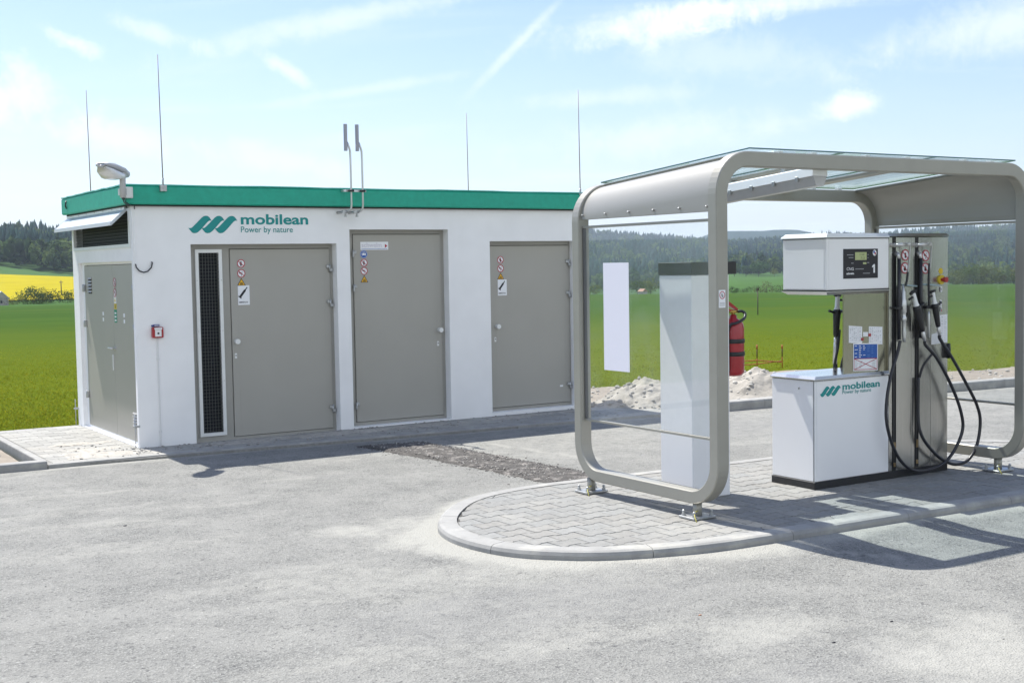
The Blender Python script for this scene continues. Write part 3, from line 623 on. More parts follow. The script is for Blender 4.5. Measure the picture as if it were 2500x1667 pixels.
i = np.arange(len(gx)-1)[:, None]*nd+np.arange(nd-1)[None, :]; F = np.stack([i, i+nd, i+nd+1, i+1], -1).reshape(-1, 4)
yo = npmesh('yard', V, F, m_yard, smooth=True); addvattr(yo, 'dust', dust); addvattr(yo, 'wear', wear); tag(yo, kind='structure')
# sandy ground between the yard and the field
def sheet(name, x0, x1, y0, y1, z, m_, st=.15, amp=.03, seed=0, clip=None):
    xs = np.arange(x0, x1+.01, st); ys = np.arange(y0, y1+.01, st); X, Y = np.meshgrid(xs, ys, indexing='ij')
    if clip: X, Y = clip(X, Y)
    Z = z+amp*(fbm(X*1.1+seed, Y*1.1, 5)-.5)*2
    V = np.stack([X, Y, Z], -1).reshape(-1, 3); nd = len(ys); i = np.arange(len(xs)-1)[:, None]*nd+np.arange(nd-1)[None, :]
    o = npmesh(name, V, np.stack([i, i+nd, i+nd+1, i+1], -1).reshape(-1, 4), m_, smooth=True); return tag(o, kind='structure')
def fe(x): return np.interp(x, [5.2, 6.7, 7.6, 9, 11.1, 12.3, 13.5, 20], [2.6, 2.3, 2.1, 2.6, 2.6, .75, .45, .3])
def clipR(X, Y):
    t = (Y-(-1.5))/(2.8+1.5); yl = np.where(X < 5.7, -1.1, -1.12-.062*(X-6)+0); yu = fe(X)+.35*(fbm(X*1.4, X*0, 4)-.5)
    return X, yl+t*(yu-yl)
sheet('sandy_ground', 5.25, 22, -1.5, 2.8, -.02, m_sand, .12, .03, 3, clipR)
sheet('sandy_ground', -9, -1.06, -.52, 2.0, -.02, m_sand, .12, .02, 9)
# pavement in front of and beside the building: slabs on a base
def slabs(name, rects, sz, z, seed, cols, mjoint):
    r = random.Random(seed); mb = MB()
    for (x0, x1, y0f, y1) in rects:
        row = 0; y = y1
        while y > -2.5:
            y -= sz[1]; off = (row % 2)*sz[0]/2; row += 1; x = x0-off
            while x < x1:
                xa, xb = max(x, x0), min(x+sz[0], x1); x += sz[0]
                if xb-xa < .03: continue
                ya, yb = y, y+sz[1]; lo = y0f((xa+xb)/2)
                if yb <= lo+.02: continue
                ya = max(ya, lo); g = .003; zz_ = z+r.uniform(-.0015, .0015); k = r.uniform(.88, 1.1)
                mb.add([(xa+g, ya+g, zz_), (xb-g, ya+g, zz_), (xb-g, yb-g, zz_), (xa+g, yb-g, zz_), (xa+.001, ya+.001, zz_-.006), (xb-.001, ya+.001, zz_-.006), (xb-.001, yb-.001, zz_-.006), (xa+.001, yb-.001, zz_-.006)],
                       [(0, 1, 2, 3), (4, 5, 1, 0), (5, 6, 2, 1), (6, 7, 3, 2), (7, 4, 0, 3)], 0, col=tuple(c*k for c in cols))
    return mb
KX0 = -.97
mb = slabs('p', [(KX0+.07, 0, lambda x: kline(x)+.085, 2.32), (0, 5.9, lambda x: kline(x)+.085, -.002)], (.2, .1), .012, 3, (.32, .315, .295), m_joint)
tag(mb.build('pavement', m_pave2), kind='structure')
mb = MB(); pts = [(KX0, kline(KX0)+.02), (5.9, kline(5.9)+.02), (5.9, .02), (0, .02), (0, 2.32), (KX0, 2.32)]
mb.prism(pts, lambda a, b, k: (a, b, (-.1, .007)[k])); tag(mb.build('pavement_bed', mat('bedding_sand', (.24, .235, .22), .95, var=.2, vs=30)), kind='structure')
def kerb_run(mb, line, w, ztop, zbot, seglen, cham=.02, side=1, gap=.004):
    """kerb stones along a polyline; the exposed face is on the line, the body lies to the left (side=1) or right of the direction"""
    P_ = [np.array(p, float) for p in line]; cum = [0]
    for a, b in zip(P_[:-1], P_[1:]): cum.append(cum[-1]+np.linalg.norm(b-a))
    tot = cum[-1]; ns = max(1, round(tot/seglen)); L = tot/ns
    def at(s_):
        j = max(0, min(len(cum)-2, int(np.searchsorted(cum, s_)-1))); t = (s_-cum[j])/(cum[j+1]-cum[j]+1e-9); p = P_[j]*(1-t)+P_[j+1]*t
        a, b = P_[max(j-1, 0)] if t < .5 and j > 0 else P_[j], P_[min(j+2, len(P_)-1)] if t > .5 else P_[j+1]; d = b-a; d /= np.linalg.norm(d); return p, np.array([-d[1], d[0]])*side
    prof = [(0, zbot), (0, ztop-cham), (cham*.35, ztop-cham*.3), (cham, ztop), (w, ztop), (w, zbot)]
    for k in range(ns):
        a = k*L+gap/2; b = (k+1)*L-gap/2; st = max(2, int((b-a)/.06)); fr = []; kk = rnd.uniform(.92, 1.06)
        for s_ in np.linspace(a, b, st):
            p, n = at(s_); fr.append(((p[0], p[1], rnd.uniform(-.0006, .0006)), (n[0], n[1], 0), (0, 0, 1)))
        mb.sweep(fr, prof if side > 0 else prof[::-1], 0)
mb = MB(); kerb_run(mb, [(x, kline(x)) for x in np.linspace(-.97, 5.9, 14)], .08, .020, -.1, 1.0, .008); tag(mb.build('kerb', m_concrete), kind='structure')
mb = MB(); kerb_run(mb, [(-8, -.46), (-4, -.50), (-.975, kline(-.97))], .11, .055, -.1, 1.0, .018); tag(mb.build('kerb', m_concrete), kind='structure')
mb = MB(); kerb_run(mb, [(KX0-.05, 2.33), (KX0-.05, kline(KX0)+.1)], .055, .045, -.1, 1.0, .01); tag(mb.build('kerb', m_concrete), kind='structure')
mb = MB(); kerb_run(mb, [(5.95, -1.13), (6.6, -1.19), (8, -1.28), (10, -1.42), (12, -1.58), (15, -1.8), (22, -2.2)], .15, .095, -.1, 1.0, .025); tag(mb.build('kerb', m_concrete), kind='structure')
# island
loop = [tuple(p) for p in ISO]; loop.append(loop[0])
mb = MB(); kerb_run(mb, loop, .125, .062, -.1, .98, .028, side=SG); tag(mb.build('kerb', m_concrete), kind='structure')
mb = MB(); mb.prism([tuple(p) for p in offset_in(ISO, .06*SG)], lambda a, b, k: (a, b, (-.1, .049)[k])); tag(mb.build('island_bed', m_joint), kind='structure')
L_, Wd, nt = .20, .165, .020; pitch = Wd-nt
half = [(-.10, .0825), (-.0525, .0825), (-.0475, .0625), (.0475, .0625), (.0525, .0825), (.10, .0825)]
shape = [(x, y) for x, y in half][::-1]+[(x, -y) for x, y in half]   # ccw: top right->left then bottom left->right
ISP = offset_in(ISO, .128*SG)
mb = MB(); VV = []; FF = []; CC = []
r = random.Random(5)
dense = []
for k in range(len(shape)): dense.append(np.array(shape[k]))
for row in range(-2, 20):
    cy_ = -6.75+row*pitch
    for c in range(0, 40):
        cx_ = -.1+c*L_+(row % 2)*L_/2
        pts = np.array([(cx_+x, cy_+y) for x, y in dense]); cen = np.array([cx_, cy_]); dd = dist_poly(pts[:, 0], pts[:, 1], ISP)
        if dd.min() > -.004 or dist_poly(np.array([cx_]), np.array([cy_]), ISP)[0] > .10: continue
        sc2 = pts*1.
        for k in range(len(pts)):
            if dd[k] > 0:   # clamp onto the kerb's inner edge
                q = ISP[np.argmin(((ISP-pts[k])**2).sum(1))]; sc2[k] = q
        n = len(sc2); c2 = sc2.mean(0); z0 = .058+r.uniform(-.0012, .0012); tx, ty = r.uniform(-.006, .006), r.uniform(-.006, .006)
        def shr(d):
            out = []
            for k in range(n):
                v = sc2[k]-c2; l = np.linalg.norm(v)+1e-9; out.append(c2+v*(1-d/l))
            return out
        top = shr(.0060); mid = shr(.0038); V_ = [(p[0], p[1], z0+tx*(p[0]-cx_)+ty*(p[1]-cy_)) for p in top]+[(p[0], p[1], z0-.005) for p in mid]+[(p[0], p[1], .04) for p in mid]
        k_ = r.uniform(.92, 1.06); w_ = r.uniform(-.004, .004)
        mb.add(V_, [tuple(range(n))]+[(n+j, n+(j+1) % n, (j+1) % n, j) for j in range(n)]+[(2*n+j, 2*n+(j+1) % n, n+(j+1) % n, n+j) for j in range(n)], 0, col=(.240*k_+w_, .238*k_, .226*k_-w_))
tag(mb.build('island_paving', m_paver), kind='structure')

# ------------------------------------------------------------------ loose material
def stones(name, pts, m_, smin, smax, seed, label=None, kind='stuff'):
    r = np.random.RandomState(seed); Vs = []; Fs = []; b = 0
    for (x, y, z) in pts:
        s_ = smin+(smax-smin)*r.rand()**2.5; v = IV*(s_*np.array([r.uniform(.7, 1.3), r.uniform(.7, 1.3), r.uniform(.45, .8)]))*r.uniform(.75, 1.2, (12, 1)); a = r.uniform(0, 6.28)
        v = np.stack([v[:, 0]*math.cos(a)-v[:, 1]*math.sin(a), v[:, 0]*math.sin(a)+v[:, 1]*math.cos(a), v[:, 2]], -1)+np.array([x, y, z+s_*.25]); Vs.append(v); Fs.append(IF+b); b += 12
    o = npmesh(name, np.concatenate(Vs), np.concatenate(Fs), m_); tag(o, kind=kind)
    return o
r = np.random.RandomState(2)
# gravel filled trench across the yard
tr = [(1.78, -1.08), (2.42, -1.24), (2.52, -2.4), (2.62, -3.7), (2.60, -4.27), (2.08, -4.25), (2.03, -3.2), (1.92, -2.1)]
trA = np.array(tr)
def in_tr(x, y): return dist_poly(np.array([x]), np.array([y]), trA)[0]
xs = np.arange(1.6, 2.8, .02); ys = np.arange(-4.3, -.95, .02); X, Y = np.meshgrid(xs, ys, indexing='ij'); dt = dist_poly(X.ravel(), Y.ravel(), trA).reshape(X.shape)+(fbm(X*9, Y*9, 3)-.5)*.07
Z = np.where(dt < 0, YZ+.006+.018*fbm(X*24, Y*24, 3)*np.clip(-dt*20, 0, 1)+.01*np.clip(-dt*6, 0, 1)*fbm(X*3, Y*3, 3), YZ-.03)
V = np.stack([X, Y, Z], -1).reshape(-1, 3); nd = len(ys); i = np.arange(len(xs)-1)[:, None]*nd+np.arange(nd-1)[None, :]; F = np.stack([i, i+nd, i+nd+1, i+1], -1).reshape(-1, 4)
ok = (dt[:-1, :-1] < .02).ravel(); m_grav = mat('dark_gravel', (.075, .070, .065), .95, var=.55, vs=60, bump=.006, bs=90, dirt=((.27, .25, .23), .50, .70, 9), detail=8)
tag(npmesh('gravel_bed', V, F[ok], m_grav, smooth=True), kind='stuff')
pts = []
while len(pts) < 2600:
    x, y = r.uniform(1.6, 2.9), r.uniform(-4.3, -1.0); d = in_tr(x, y)
    if d < .03 or r.rand() < math.exp(-(d-.03)/.06)*.35: pts.append((x, y, YZ+(.018 if d < -.03 else .0)))
half_ = len(pts)//2
m_gst = mat('gravel_stone', (.15, .14, .13), .9, var=.5, vs=6)
stones('gravel', pts[:1900], m_gst, .004, .010, 3)
stones('gravel', pts[1900:], m_dustst, .003, .009, 4)
# debris at the foot of the building and on the yard
pts = [(r.uniform(-.75, 5.2), 0, 0) for _ in range(520)]; pts = [(x, (r.uniform(kline(x)+.12, -.02) if x > 0 else r.uniform(-.45, .6)*1.), .012) for x, _, _ in pts]
pts += [(r.normal(-.12, .13), r.normal(-.12, .13), .012) for _ in range(70)]+[(r.uniform(0, 5.2), -.02-abs(r.normal(0, .03)), .012) for _ in range(160)]
pts = [p for p in pts if not (p[0] > 0 and p[1] > -.01)]
stones('debris', pts, m_stone, .003, .016, 5)
pts = [(r.uniform(-4, 6), r.uniform(-10.5, -1.3), YZ) for _ in range(260)]; pts = [p for p in pts if dist_poly(np.array([p[0]]), np.array([p[1]]), ISO)[0] > .02]
stones('grit', pts, m_stone, .002, .007, 6)
# thin fan of sand along the building front
def drift(name, x0, x1, y0, y1, z, thr, seed, m_, h=.012, freq=2.2):
    xs = np.arange(x0, x1, .025); ys = np.arange(y0, y1, .025); X, Y = np.meshgrid(xs, ys, indexing='ij'); n_ = fbm(X*freq+seed, Y*freq*2, 5); e_ = np.minimum.reduce([X-x0, x1-X, Y-y0, y1-Y])/.15
    Z = (n_-thr)*h*8; Z = np.minimum(Z, h)*np.clip(e_, 0, 1)-(1-np.clip(e_, 0, 1))*.01; V = np.stack([X, Y, z+Z], -1).reshape(-1, 3); nd = len(ys); i = np.arange(len(xs)-1)[:, None]*nd+np.arange(nd-1)[None, :]; F = np.stack([i, i+nd, i+nd+1, i+1], -1).reshape(-1, 4); ok = (Z[:-1, :-1] > -.004).ravel()
    return tag(npmesh(name, V, F[ok], m_, smooth=True), kind='stuff')
m_drift = mat('drifted_sand', (.40, .375, .335), .95, var=.25, vs=25, bump=.004, bs=90, dirt=((.22, .20, .18), .55, .72, 12), detail=8)
drift('sand', .02, 5.3, -.42, -.012, .0135, .50, 3, m_drift)
drift('sand', -.85, -.02, -.42, .9, .0135, .56, 8, m_drift, .008)
# sand heaps
def heap(label, cx_, cy_, rx, ry, h, seed, nst):
    n = 90; xs = np.linspace(-1, 1, n); X, Y = np.meshgrid(xs, xs, indexing='ij'); q = np.hypot(X, Y)+(fbm(X*1.6+seed, Y*1.6, 4)-.5)*.45
    Z = h*(1-sstep(q, -.15, .98))**1.1*(1+.0*X)+h*.45*(fbm(X*5+seed, Y*5, 5)-.5)*(q < 1)*(1-np.clip(q, 0, 1)) + .022*(fbm(X*16+seed, Y*16, 4)-.5)
    Z = np.where(q > .98, -.03, Z); V = np.stack([X*rx, Y*ry, Z], -1).reshape(-1, 3); i = np.arange(n-1)[:, None]*n+np.arange(n-1)[None, :]; F = np.stack([i, i+n, i+n+1, i+1], -1).reshape(-1, 4); ok = (q[:-1, :-1] < .99).ravel()
    root = empty('rubble_heap', (cx_, cy_, -.02), label, 'rubble heap')
    o = npmesh('mound', V, F[ok], m_pile, smooth=True); o.parent = root
    r = np.random.RandomState(seed); pp = []
    for _ in range(nst):
        a, b = r.uniform(-.9, .9, 2); ii = int((a+1)/2*(n-1)); jj = int((b+1)/2*(n-1))
        if q[ii, jj] < .95: pp.append((a*rx, b*ry, Z[ii, jj]))
    o = stones('stones', pp, m_dustst if seed > 5 else m_stone, .004, .040, seed, kind='stuff'); o.parent = root
heap('pale sandy rubble heap seen through the left glass panel', 6.10, -.05, .74, .80, .37, 4, 420)
heap('pale rubble heap behind the fire extinguisher and white cabinet', 7.98, .02, .95, .85, .38, 9, 420)
pts = [(r.uniform(5.4, 16), r.uniform(-.9, 2.2), -.02) for _ in range(1500)]+[(r.uniform(-6, -1.1), r.uniform(-.3, 1.8), -.03) for _ in range(250)]
pts = [p for p in pts if p[0] < 0 or p[1] < fe(p[0])]
stones('rubble', pts, m_dustst, .005, .035, 12)
# grass of the crop field nearest the station
def grass(name, sectors, n, seed):
    r = np.random.RandomState(seed); A_ = []; D_ = []
    for (a0, a1, d0, d1, k) in sectors:
        m_ = int(n*k); A_.append(r.uniform(a0, a1, m_)); D_.append(d0+(d1-d0)*r.uniform(0, 1, m_)**2.2)
    az = np.concatenate(A_); d = np.concatenate(D_); Pp = polar(az, d); x, y = Pp[:, 0], Pp[:, 1]
    keep = ~((x > -.99) & (x < 5.4) & (y < 2.36)) & ~((x >= 5.2) & (y < fe(x)+.25*(fbm(x*3, y*3, 3)-.5)+.05)) & ~((x < -.9) & (y < 2.05)); keep &= ~((x > -.1) & (x < 5.4) & (y < 2.5))
    Pp = Pp[keep]; d = d[keep]; n_ = len(Pp); h = np.clip(1.25-d/42, .15, 1)*r.uniform(.015, .045, n_)*(.7+.6*fbm(Pp[:, 0]*.7, Pp[:, 1]*.7, 3)); w = (.0025+.0003*d)*np.clip(1.4-d/42, .3, 1); a = r.uniform(0, PI, n_); lean = r.normal(0, .04, (n_, 2))
    dx, dy = np.cos(a)*w, np.sin(a)*w; V = np.empty((n_, 3, 3)); V[:, 0] = Pp+np.stack([dx, dy, 0*dx-.01], -1); V[:, 1] = Pp-np.stack([dx, dy, 0*dx+.01], -1); V[:, 2] = Pp+np.stack([lean[:, 0], lean[:, 1], h], -1)
    F = np.arange(n_*3).reshape(-1, 3); t = r.rand(n_, 1)**2; c = (np.array([[.115, .160, .014]])*(1-t)+np.array([[.24, .22, .016]])*t)*r.uniform(.8, 1.25, (n_, 1))
    o = npmesh(name, V.reshape(-1, 3), F, m_grass, c); o['kind'] = 'stuff'
grass('grass', [(8, 15, 14, 42, .40), (33, 58, 16, 42, .60)], 110000, 8)

# ================================================================== SERVICE BUILDING
BX, BY, BZ = 5.24, 2.34, 2.36
B = empty('service_building', (0, 0, 0), 'long low white service building with a green roof fascia and grey metal doors', 'building')
def wall_with_holes(mb, fn, u0_, u1_, w0, w1, holes, depth, mi=0):
    """fn(u,w,d)->3D ; holes (ua,ub,wa,wb); flat faces on d=0 and jambs to d=depth"""
    us = sorted({u0_, u1_, *[h[0] for h in holes], *[h[1] for h in holes]}); ws = sorted({w0, w1, *[h[2] for h in holes], *[h[3] for h in holes]})
    for a, b in zip(us[:-1], us[1:]):
        for c, d in zip(ws[:-1], ws[1:]):
            if any(h[0] <= (a+b)/2 <= h[1] and h[2] <= (c+d)/2 <= h[3] for h in holes): continue
            mb.add([fn(a, c, 0), fn(b, c, 0), fn(b, d, 0), fn(a, d, 0)], [(0, 1, 2, 3)], mi)
    for (a, b, c, d) in holes:
        for (p, q) in (((a, c), (a, d)), ((a, d), (b, d)), ((b, d), (b, c)), ((b, c), (a, c))):
            mb.add([fn(*p, 0), fn(*q, 0), fn(*q, depth), fn(*p, depth)], [(0, 1, 2, 3)], mi)
FH = [(.56, 2.105, -.01, 1.955), (2.255, 3.435, .025, 2.10), (3.965, 5.125, .05, 1.97)]
SH = [(.055, 2.11, .02, 1.80), (.07, 2.24, 1.965, 2.30)]
mb = MB()
wall_with_holes(mb, lambda u, w, d: (u, d, w), 0, BX, -.06, BZ, FH, .16)
wall_with_holes(mb, lambda u, w, d: (d, u, w), 0, BY, -.06, BZ, SH, .16)
mb.add([(BX, 0, -.06), (BX, BY, -.06), (BX, BY, BZ), (BX, 0, BZ), (0, BY, -.06), (0, BY, BZ)], [(0, 1, 2, 3), (1, 4, 5, 2)])
mb.add([(0, 0, BZ), (BX, 0, BZ), (BX, BY, BZ), (0, BY, BZ)], [(0, 1, 2, 3)])
mb.build('wall', m_wall, B)
mb = MB(); mb.box(.3, BX-.05, .17, BY-.1, -.03, BZ-.05); mb.box(.165, .3, .17, BY-.1, -.03, BZ-.05); mb.build('interior', m_dark, B)
# fascia ring with rounded lower edge and a slim trim
fo = .08; mb = MB(); zf0, zf1 = 2.332, 2.515
cx0, cx1, cy0, cy1 = -fo, BX+fo, -fo, BY+fo
prof = [(0, zf0+.012), (0, zf1-.02), (.01, zf1-.005), (.05, zf1), (.07, zf1-.03), (.08, zf0), (.012, zf0)]
fr = []
for (x, y, ux, uy) in ((cx0, cy0, 1, 1), (cx1, cy0, -1, 1), (cx1, cy1, -1, -1), (cx0, cy1, 1, -1)): fr.append(((x, y, 0), (ux, uy, 0), (0, 0, 1)))
mb.sweep(fr, prof, 0, closed=True)
# slightly wavy edge trim on top
rr_ = random.Random(4)
def trim(p, q):
    n = 24; P_ = []
    for k in range(n+1):
        t = k/n; P_.append((p[0]+(q[0]-p[0])*t, p[1]+(q[1]-p[1])*t, zf1+.004+rr_.uniform(-.003, .004)))
    mb.sweep([(pp, (0, 0, 1), Vector((q[1]-p[1], p[0]-q[0], 0)).normalized()) for pp in P_], [(-.008, -.022), (.004, -.022), (.004, .022), (-.008, .022)], 1)
trim((cx0, cy0+.02), (cx1, cy0+.02)); trim((cx0+.02, cy0), (cx0+.02, cy1)); trim((cx0, cy1-.02), (cx1, cy1-.02)); trim((cx1-.02, cy0), (cx1-.02, cy1))
mb.build('fascia', [m_green, m_greenedge], B)
mb = MB(); mb.box(0.01, BX-.01, .01, BY-.01, BZ+.004, 2.44); mb.build('roof', m_roof, B)
mb = MB(); mb.box(-.04, BX+.04, -.04, BY+.04, 2.318, 2.33); mb.build('soffit', m_seam, B)
FY = .10
def front(a, b, d=0.): return (a, FY-d, b)
def pictogram(mb, kind, fn, a, b, r_, s_=1.):
    """safety signs; material slots 0 white,1 red,2 black,3 yellow,4 blue; fn(a,b,d)"""
    def poly(pts, mi, d): mb.add([fn(x, y, d) for x, y in pts], [tuple(range(len(pts)))], mi)
    def circ(ca, cb, rr, mi, d, n=28): poly([(ca+rr*math.cos(2*PI*i/n), cb+rr*math.sin(2*PI*i/n)) for i in range(n)], mi, d)
    def ring(ca, cb, ro, ri, mi, d, n=28):
        V = [fn(ca+q*math.cos(2*PI*i/n), cb+q*math.sin(2*PI*i/n), d) for q in (ro, ri) for i in range(n)]; mb.add(V, [(i, (i+1) % n, n+(i+1) % n, n+i) for i in range(n)], mi)
    def bar(x0, y0, x1, y1, w, mi, d):
        t = Vector((x1-x0, y1-y0)).normalized(); n = Vector((-t.y, t.x))*w/2; poly([(x0-n.x, y0-n.y), (x1-n.x, y1-n.y), (x1+n.x, y1+n.y), (x0+n.x, y0+n.y)], mi, d)
    if kind in ('noentry', 'nosmoke', 'nophone', 'noflame'):
        circ(a, b, r_, 0, .0020)
        if kind == 'noentry': circ(a, b+.38*r_, .16*r_, 2, .0026); poly([(a-.24*r_, b+.18*r_), (a+.22*r_, b+.2*r_), (a+.12*r_, b-.6*r_), (a-.2*r_, b-.6*r_)], 2, .0026); bar(a-.1*r_, b+.1*r_, a-.45*r_, b+.0*r_, .14*r_, 2, .0026)
        if kind == 'nosmoke': poly([(a-.55*r_, b+.4*r_), (a-.1*r_, b+.25*r_), (a+.35*r_, b-.05*r_), (a+.1*r_, b-.15*r_), (a-.45*r_, b-.05*r_)], 2, .0026); bar(a, b-.2*r_, a, b-.6*r_, .12*r_, 2, .0026); bar(a+.15*r_, b+.2*r_, a+.3*r_, b+.5*r_, .08*r_, 2, .0026)
        if kind == 'noflame': poly([(a-.2*r_, b-.5*r_), (a+.25*r_, b-.45*r_), (a+.3*r_, b-.1*r_), (a+.05*r_, b+.55*r_), (a-.02*r_, b+.1*r_), (a-.3*r_, b-.1*r_)], 2, .0026)
        if kind == 'nophone': poly([(a-.15*r_, b-.5*r_), (a+.2*r_, b-.5*r_), (a+.2*r_, b+.4*r_), (a-.15*r_, b+.4*r_)], 2, .0026)
        ring(a, b, r_, .80*r_, 1, .0034); bar(a-.62*r_, b+.55*r_, a+.62*r_, b-.55*r_, .17*r_, 1, .0038)
    if kind == 'warn':
        h = r_*1.0; poly([(a-1.12*r_, b-.85*h), (a+1.12*r_, b-.85*h), (a, b+1.05*h)], 2, .0020); poly([(a-.88*r_, b-.71*h), (a+.88*r_, b-.71*h), (a, b+.78*h)], 3, .0026)
        for q in (-.34, 0, .34): bar(a+q*r_, b-.5*h, a+q*r_*.5, b-.05*h, .13*r_, 2, .0032)
        bar(a-.4*r_, b-.55*h, a+.4*r_, b-.55*h, .1*r_, 2, .0032)
    if kind == 'ear':
        circ(a, b, r_, 4, .0020); ring(a, b, r_*.93, r_*.87, 0, .0026); circ(a, b, .30*r_, 0, .0026)
        poly([(a-.58*r_, b+.25*r_), (a-.38*r_, b+.3*r_), (a-.32*r_, b-.35*r_), (a-.5*r_, b-.35*r_)], 0, .0026); poly([(a+.58*r_, b+.25*r_), (a+.38*r_, b+.3*r_), (a+.32*r_, b-.35*r_), (a+.5*r_, b-.35*r_)], 0, .0026); bar(a-.4*r_, b+.5*r_, a+.4*r_, b+.5*r_, .1*r_, 0, .003)
    if kind == 'bottle':
        w, h = r_, s_; poly([(a-w, b-h), (a+w, b-h), (a+w, b+h), (a-w, b+h)], 0, .0020)
        t = Vector((.62, .78)).normalized(); n = Vector((-t.y, t.x)); o_ = Vector((a-.05*w, b+.28*h))
        def q(u_, v_): p = o_+t*u_+n*v_; return (p.x, p.y)
        L2 = .66*h; poly([q(-L2, -.19*w), q(.35*L2, -.19*w), q(.62*L2, -.08*w), q(L2, -.10*w), q(L2, .10*w), q(.62*L2, .08*w), q(.35*L2, .19*w), q(-L2, .19*w)], 2, .0026); poly([q(-L2*1.02, -.32*w), q(-L2*.86, -.32*w), q(-L2*.86, .32*w), q(-L2*1.02, .32*w)], 2, .0028)
        text_mesh(mb, 'ZEMNÍ PLYN', lambda x, y: fn(a-.86*w+x, b-.80*h+y, .0026), .0215, 2, sx=.78, bold=.0006)
SM = [m_paper, m_redp, m_ink, m_yel, m_blue]
def sign(parent, kind, fn, a, b, r_, s_=1., label=None, name='safety_sign'):
    mb = MB(); pictogram(mb, kind, fn, a, b, r_, s_); return mb.build(name, SM, parent, label)
def hinge(parent, x, z, side):
    mb = MB(); mb.box(x-.035 if side > 0 else x-.012, x+.012 if side > 0 else x+.035, FY-.022, FY, z+.002, z+.036, ch=.004); mb.box(x-.014 if side < 0 else x-.006, x+.006 if side < 0 else x+.014+.018, FY-.030, FY-.004, z-.034, z-.002, ch=.004)
    mb.tube([(x, FY-.020, z-.036), (x, FY-.020, z+.04)], .0095); mb.build('hinge', m_galv, parent)
def door(x0, x1, z0, z1, lx0, lx1, hside, hx, hzs, knob, plate, label):
    mb = MB()   # frame
    fn = lambda u, w, d: (u, FY+.012+d, w)
    wall_with_holes(mb, fn, x0, x1, z0, z1, [(lx0, lx1, z0+.035, z1-.045)]+([(.66, .875, .085, 1.875)] if x0 < 1 else []), .03); mb.build('door_frame', m_frame, B)
    mb = MB(); mb.box(lx0, lx1, FY+.035, FY+.05, z0+.035, z1-.045); mb.build('door_gap', m_seam, B)
    mb = MB(); g = .006; mb.box(lx0+g, lx1-g, FY, FY+.03, z0+.035+g, z1-.045-g, ch=.003)
    for xx in (lx0+.075, lx1-.075): mb.box(xx-.0012, xx+.0012, FY-.0008, FY+.001, z0+.10, z1-.10)      # pressed fold lines
    mb.box(lx0+.08, lx1-.08, FY-.0008, FY+.001, z0+.113, z0+.1155); mb.box(lx0+.08, lx1-.08, FY-.0008, FY+.001, z1-.150, z1-.1475)
    dr = mb.build('door', m_door, B, label)
    for z in hzs: hinge(dr, hx, z, hside)
    mb = MB(); mb.disc((knob[0], FY, knob[1]), (0, -1, 0), .022, .006, 0); mb.disc((knob[0], FY-.006, knob[1]), (0, -1, 0), .010, .03, 0); mb.disc((knob[0], FY-.036, knob[1]), (0, -1, 0), .026, .018, 0); mb.build('door_knob', m_aluw, dr)
    mb = MB(); mb.box(plate[0]-.012, plate[0]+.012, FY-.004, FY, plate[1]-.026, plate[1]+.026, ch=.002); mb.disc((plate[0], FY-.004, plate[1]+.004), (0, -1, 0), .006, .003, 1, 10); mb.build('lock_plate', [m_aluw, m_black], dr)
    return dr
d1 = door(.56, 2.105, -.01, 1.955, .985, 2.075, 1, 2.06, (1.70, 1.335, .235), (1.03, .985), (1.022, .84), 'wide grey door with a dark wire mesh window strip at its left')
d2 = door(2.255, 3.435, .025, 2.10, 2.335, 3.40, -1, 2.335, (1.845, 1.485, .24), (3.355, 1.005), (3.338, .855), 'tallest grey door with a white arrow sign and blue ear protection sign')
d3 = door(3.965, 5.125, .05, 1.97, 4.02, 5.105, 1, 5.09, (1.715, 1.35, .285), (4.10, 1.012), (4.078, .865), 'right-hand grey door nearest the canopy')
sign(d1, 'noentry', front, 1.103, 1.762, .042); sign(d1, 'nosmoke', front, 1.103, 1.663, .042); sign(d1, 'warn', front, 1.102, 1.575, .040); sign(d1, 'bottle', front, 1.123, 1.445, .061, .098)
sign(d2, 'ear', front, 2.462, 1.842, .043); sign(d2, 'noentry', front, 2.462, 1.752, .041); sign(d2, 'nosmoke', front, 2.462, 1.665, .041); sign(d2, 'warn', front, 2.462, 1.578, .040)
sign(d3, 'noentry', front, 4.163, 1.762, .042); sign(d3, 'nosmoke', front, 4.163, 1.665, .042); sign(d3, 'warn', front, 4.163, 1.577, .040); sign(d3, 'bottle', front, 4.182, 1.45, .060, .090)
# faded name plate with a red arrow
mb = MB(); mb.box(2.425, 2.752, FY-.004, FY, 1.886, 1.972, 0)
text_mesh(mb, 'schwelm', lambda x, y: (2.437+x, FY-.0048, 1.916+y), .068, 1, sx=1.0, bold=.0012)
mb.add([(2.712, FY-.005, 1.906), (2.742, FY-.005, 1.928), (2.712, FY-.005, 1.950)], [(0, 1, 2)], 2)
for q in range(22): mb.add([(2.437+q*.0138, FY-.0048, 1.894), (2.437+q*.0138+.0105, FY-.0048, 1.894), (2.437+q*.0138+.0105, FY-.0048, 1.899), (2.437+q*.0138, FY-.0048, 1.899)], [(0, 1, 2, 3)], 3)
mb.build('name_plate', [m_paper, mat('faded_lettering', (.62, .60, .66), .6), m_redp, m_blue], d2, 'white plate with faded letters and a red arrow')
mb = MB(); mb.box(4.955, 4.998, FY-.002, FY, .272, .292); mb.build('sticker', m_paper, d3)
